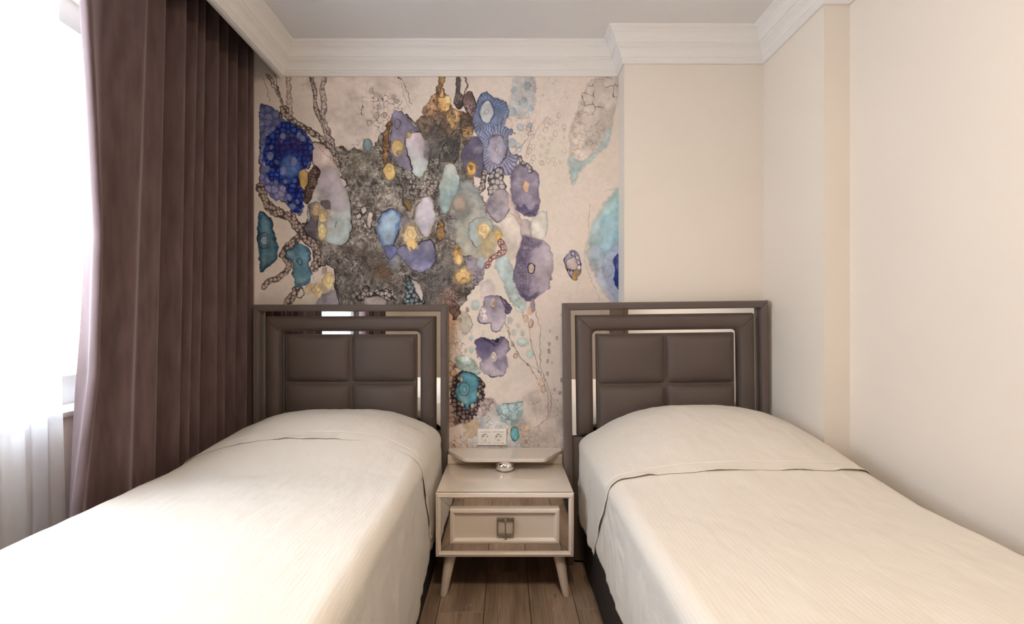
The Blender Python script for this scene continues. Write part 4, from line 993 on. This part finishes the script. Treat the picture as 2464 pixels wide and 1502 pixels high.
# ================================================================ nightstand
def nightstand():
    x0, x1, yf, ybk, zt, zl = -.286, .281, 1.953, 2.425, .443, .1815
    xc = (x0 + x1) / 2
    t = tag(empty('nightstand', (xc, (yf + ybk) / 2, 0)), 'cream lacquered nightstand with mirrored drawer surround standing between the two beds', 'nightstand')
    box('cabinet_body', x0 + .002, x1 - .002, yf + .018, ybk, zl + .001, zt - .014, M['lacquer'], t, bev=.002)
    box('top_board', x0, x1, yf + .012, ybk, zt - .014, zt, M['lacquer'], t, bev=.002)
    fw = .022
    prof = [(0, 0), (0, .012), (.0015, .016), (.005, .018), (.007, .0165), (.008, .0195), (.013, .0215), (.0175, .0185), (.0185, .015), (.021, .0145), (fw, .012), (fw, 0)]
    mitred_rect('front_frame', x0, x1, zl, zt, prof, yf + .019, M['lacquer_moulding'], t)
    # mirrored band, four mitred bevelled strips
    a0, a1, c0, c1 = x0 + fw, x1 - fw, zl + fw, zt - fw; q = .038; ym = yf + .010
    I = (a0 + q, a1 - q, c0 + q, c1 - q); g = .0008
    for pts in ([(a0, c0), (a1, c0), (I[1], I[2]), (I[0], I[2])], [(a1, c0), (a1, c1), (I[1], I[3]), (I[1], I[2])], [(a1, c1), (a0, c1), (I[0], I[3]), (I[1], I[3])], [(a0, c1), (a0, c0), (I[0], I[2]), (I[0], I[3])]):
        P = [Vector(p) for p in pts]; cen = sum(P, Vector((0, 0))) / 4
        P = [p + (cen - p).normalized() * g for p in P]
        inn = [p + (cen - p).normalized() * .0012 for p in P]
        V = [(p.x, ym, p.y) for p in P] + [(p.x, ym, p.y) for p in inn] + [(p.x, ym + .008, p.y) for p in P]
        F = [(4, 5, 6, 7)] + [(k, (k + 1) % 4, 4 + (k + 1) % 4, 4 + k) for k in range(4)] + [(8 + k, 8 + (k + 1) % 4, (k + 1) % 4, k) for k in range(4)]
        fix(build('mirror_strip', V, F, M['mirror'], t))
    # drawer front with its own moulding
    dr = box('drawer', I[0] + .0005, I[1] - .0005, yf + .002, yf + .017, I[2] + .0005, I[3] - .0005, M['lacquer'], t)
    prof2 = [(0, 0), (0, .008), (.002, .013), (.006, .015), (.008, .013), (.010, .016), (.014, .015), (.018, .010), (.021, .004), (.021, 0)]
    mitred_rect('drawer_moulding', I[0], I[1], I[2], I[3], prof2, yf + .003, M['lacquer_moulding'], dr)
    # buckle handle
    hx, hz, hw, hh = xc + .003, (zl + zt) / 2 - .002, .0355, .0355
    pr = [(0, .0), (0, .010), (.0015, .0125), (.0045, .0125), (.006, .010), (.006, .0)]
    mitred_rect('handle', hx - hw, hx + hw, hz - hh, hz + hh, pr, yf + .0, M['silver'], dr)
    V = []; st = [(hh + .002, .0035, .012), (hh - .004, .006, .015), (hh - .016, .0035, .0165), (0, .0028, .018), (-hh + .012, .003, .018), (-hh - .004, .0055, .016), (-hh - .009, .0065, .014), (-hh - .0115, .006, .013)]
    for z, w, dpt in st:
        for sx, dy in ((-w, .004), (-w * .7, 0), (w * .7, 0), (w, .004)): V.append((hx + sx, yf - dpt + dy, hz + z))
    for z, w, dpt in st: pass
    F = [tuple(f) for f in grid_faces(len(st), 4)]; n = len(V)
    V2 = [(x, y + .004, z) for x, y, z in V]; F += [tuple(n + i for i in f[::-1]) for f in F]
    ring = [i * 4 for i in range(len(st))] + [(len(st) - 1) * 4 + k for k in (1, 2, 3)] + [i * 4 + 3 for i in range(len(st) - 2, -1, -1)] + [2, 1]
    F += [(ring[i], ring[(i + 1) % len(ring)], n + ring[(i + 1) % len(ring)], n + ring[i]) for i in range(len(ring))]
    fix(build('handle_tongue', V + V2, F, M['silver'], dr, True, None, 40))
    # raised shelf on a silvered ball, with back board
    box('shelf_back', x0 + .002, x1 - .002, ybk - .072, ybk - .056, zt, .487, M['lacquer'], t, bev=.001)
    sy0, sy1 = 2.232, ybk
    poly = [(x0, sy1), (x0, sy1 - .040), (x0 + .006, sy1 - .056)]
    poly += [(x0 + .088, sy0 + .012), (x0 + .100, sy0 + .003), (x0 + .112, sy0)]
    poly += [(x1 - .112, sy0), (x1 - .100, sy0 + .003), (x1 - .088, sy0 + .012), (x1 - .006, sy1 - .056), (x1, sy1 - .040), (x1, sy1)]
    prism('shelf', poly, .487, .503, M['lacquer'], t, bev=.0018)
    lathe('shelf_ball', [(.026, 0), (.034, .0015), (.041, .008), (.0445, .018), (.0435, .028), (.038, .037), (.031, .0432), (.026, .044)], xc + .001, 2.256, zt, M['chrome'], t, 40)
    # splayed tapered legs
    for sx in (-1, 1):
        for y, dy in ((yf + .058, -.012), (ybk - .07, .012)):
            tx = xc + sx * .226; bx = xc + sx * .2565; V = []; n = 24; st = [(zl, .0265), (zl - .02, .0255), (.02, .0162), (.004, .0155), (.001, .014)]
            for z, r in st:
                u = (zl - z) / zl
                for k in range(n): a = 2 * math.pi * k / n; V.append((tx + (bx - tx) * u + r * math.cos(a), y + dy * u + r * math.sin(a), z))
            F = [tuple(f) for f in grid_faces(len(st), n, True)] + [tuple(range(n)), tuple(range((len(st) - 1) * n, len(st) * n))]
            fix(build('leg', V, F, M['lacquer'], t, True, None, 50))
nightstand()

# ================================================================ double wall socket
def socket():
    cx, cz, w, h = -.0685, .5525, .149, .083; y = YB - .0015; ytop = y - .011
    t = tag(empty('wall_socket', (cx, y, cz - h / 2)), 'white double power socket on the mural above the nightstand', 'socket')
    # plate with two square openings: built as a mitred surround and a bridge
    mitred_rect('socket_frame', cx - w / 2, cx + w / 2, cz - h / 2, cz + h / 2, [(0, 0), (0, .007), (.002, .010), (.004, .011), (.0135, .011), (.0135, .0)], y, M['plastic'], t)
    box('frame_bridge', cx - .0075, cx + .0075, ytop, y, cz - h / 2 + .0135, cz + h / 2 - .0135, M['plastic'], t)
    for s in (-1, 1):
        ux = cx + s * .0342; hs = .0265; n = 32; V = []
        for k in range(n):
            a = 2 * math.pi * k / n; c, sn = math.cos(a), math.sin(a); q = hs / max(abs(c), abs(sn))
            V.append((ux + c * q, ytop, cz + sn * q))
        for rr, yy in ((.0195, ytop - .0005), (.0190, ytop + .001), (.0188, ytop + .0085)):
            for k in range(n): a = 2 * math.pi * k / n; V.append((ux + rr * math.cos(a), yy, cz + rr * math.sin(a)))
        for k in range(n):
            a = 2 * math.pi * k / n; c, sn = math.cos(a), math.sin(a); q = hs / max(abs(c), abs(sn)); V.append((ux + c * q, y, cz + sn * q))
        F = [tuple(f) for f in grid_faces(4, n, True)] + [tuple(range(3 * n, 4 * n))] + [(k, (k + 1) % n, 4 * n + (k + 1) % n, 4 * n + k) for k in range(n)]
        ins = fix(build('socket_insert', V, F, M['plastic'], t, True, None, 35))
        yb = ytop + .0085
        for dx in (-.0095, .0095): lathe('pin_hole', [(.0026, -.0004), (.0024, -.0006)], ux + dx, yb, cz + .002, M['dark'], ins, 14, axis='y')
        for dx in (-.001, ): lathe('screw', [(.0014, -.0004), (.0012, -.0009)], ux + dx, yb, cz + .002, M['silver'], ins, 12, axis='y')
        box('earth_clip', ux - .0022, ux + .0022, ytop + .001, yb, cz - .0185, cz - .0115, M['brass'], ins, bev=.0006)
        box('earth_clip', ux - .0022, ux + .0022, ytop + .001, yb, cz + .0155, cz + .0185, M['brass'], ins, bev=.0006)
    box('maker_mark', cx + w / 2 - .024, cx + w / 2 - .012, ytop - .0003, ytop, cz - h / 2 + .010, cz - h / 2 + .0115, M['foot'], t)
socket()

# ================================================================ curtains
def drape(name, path, zt, zb, material, seed, nz=60, spread=0., sway=.012, thick=.003):
    """path(t, w): plan position for t in 0..1 along the cloth and w in 0 (top) .. 1 (bottom)"""
    nt = 420; t = np.linspace(0, 1, nt); V = []
    for j in range(nz):
        w = j / (nz - 1); z = zt + (zb - zt) * w
        x, y = path(t, w)
        x = x + sway * (vnoise(t * 60, np.full(nt, w * 6), 4, seed, 2) - .5) * (.3 + w)
        y = y + sway * 1.2 * (vnoise(t * 60, np.full(nt, w * 6), 5, seed + 1, 2) - .5) * (.3 + w)
        V.append(np.stack([x, y, np.full(nt, z)], -1))
    V = np.stack(V).reshape(-1, 3)
    o = build(name, V, [tuple(f) for f in grid_faces(nz, nt)], material, None, True)
    if thick:
        s = o.modifiers.new('cloth_thickness', 'SOLIDIFY'); s.thickness = thick; s.offset = 0
    return o

def catmull(P, t):
    P = np.array(P, float); n = len(P) - 1; u = np.clip(t, 0, 1) * n; i = np.minimum(u.astype(int), n - 1); f = (u - i)[:, None]
    g = lambda k: P[np.clip(k, 0, n)]
    p0, p1, p2, p3 = g(i - 1), g(i), g(i + 1), g(i + 2)
    return .5 * (2 * p1 + (p2 - p0) * f + (2 * p0 - 5 * p1 + 4 * p2 - p3) * f * f + (3 * p1 - p0 - 3 * p2 + p3) * f ** 3)

# crests (room side) of the folds, as distance into the room, at the top and at the bottom
CREST_T = [1.488, 1.690, 1.810, 1.905, 1.985, 2.045, 2.115, 2.200, 2.285, 2.350, 2.405]
CREST_B = [1.440, 1.575, 1.730, 1.840, 1.900, 1.985, 2.080, 2.165, 2.255, 2.335, 2.405]
DEEP = [.060, .040, .075, .10, .07, .09, .10, .085, .10, .08]
def main_path(t, w):
    c0 = float(np.interp(w, [0, .18, .27, .455, .63, .78, 1], [1.455, 1.460, 1.475, 1.502, 1.484, 1.429, 1.40]))
    P = [(-1.400, float(np.interp(w, [0, .2, .455, .58, .65, .78, 1], [1.63, 1.62, 1.592, 1.569, 1.551, 1.532, 1.51]))), (-1.345, c0 + .055), (-1.300, c0 + .012)]
    for i, (a, b2) in enumerate(zip(CREST_T, CREST_B)):
        y = a + (b2 - a) * w if i else c0
        xr = -1.275 + .007 * math.sin(i * 2.3)
        P.append((xr, y + (.012 if i == 0 else 0)))
        if i < len(CREST_T) - 1:
            yn = CREST_T[i + 1] + (CREST_B[i + 1] - CREST_T[i + 1]) * w
            P.append((xr - DEEP[i], y + (yn - y) * .60))
    P.append((-1.285, 2.436))
    q = catmull(P, t); return q[:, 0], q[:, 1]
cur = drape('window_curtain', main_path, 2.60, .03, M['curtain'], 211)
tag(cur, 'mauve-brown velour curtain hanging in deep folds beside the bright window', 'curtain', 'velour curtains')

def rear_path(t, w):
    y = .42 - .72 * t + .03 * w; ph = t * 2 * math.pi * 7
    return -1.33 + .045 * np.cos(ph) + .01 * np.cos(ph * 2.3), y + .018 * np.sin(2 * ph)
cur2 = drape('window_curtain', rear_path, 2.60, .03, M['curtain'], 223)
tag(cur2, 'mauve-brown velour curtain seen only as a reflection in the headboard mirror', 'curtain', 'velour curtains')

def sheer_path(t, w):
    y = .30 + 1.245 * t - .012 * np.sin(w * 5) * t; ph = t * 2 * math.pi * 15 + 1.2 * np.sin(t * 19)
    return -1.458 + .024 * np.cos(ph) + .008 * np.sin(ph * .37 + 3 * w), y + .016 * np.sin(ph * 2)
sh = drape('sheer_curtain', sheer_path, 2.60, .03, M['sheer'], 241, 40, thick=0)
tag(sh, 'sheer white voile curtain hanging in front of the bright window', 'curtain')

r1 = box('curtain_rail', -1.36, -1.31, -.6, YB - .01, 2.605, 2.635, M['rail'], bev=.003); tag(r1, 'dark curtain rail in the ceiling niche carrying the velour curtain', 'curtain rail')
r2 = box('curtain_rail', -1.45, -1.41, -.6, YB - .01, 2.605, 2.635, M['rail'], bev=.003); tag(r2, 'dark rear curtain rail in the ceiling niche carrying the white voile', 'curtain rail')
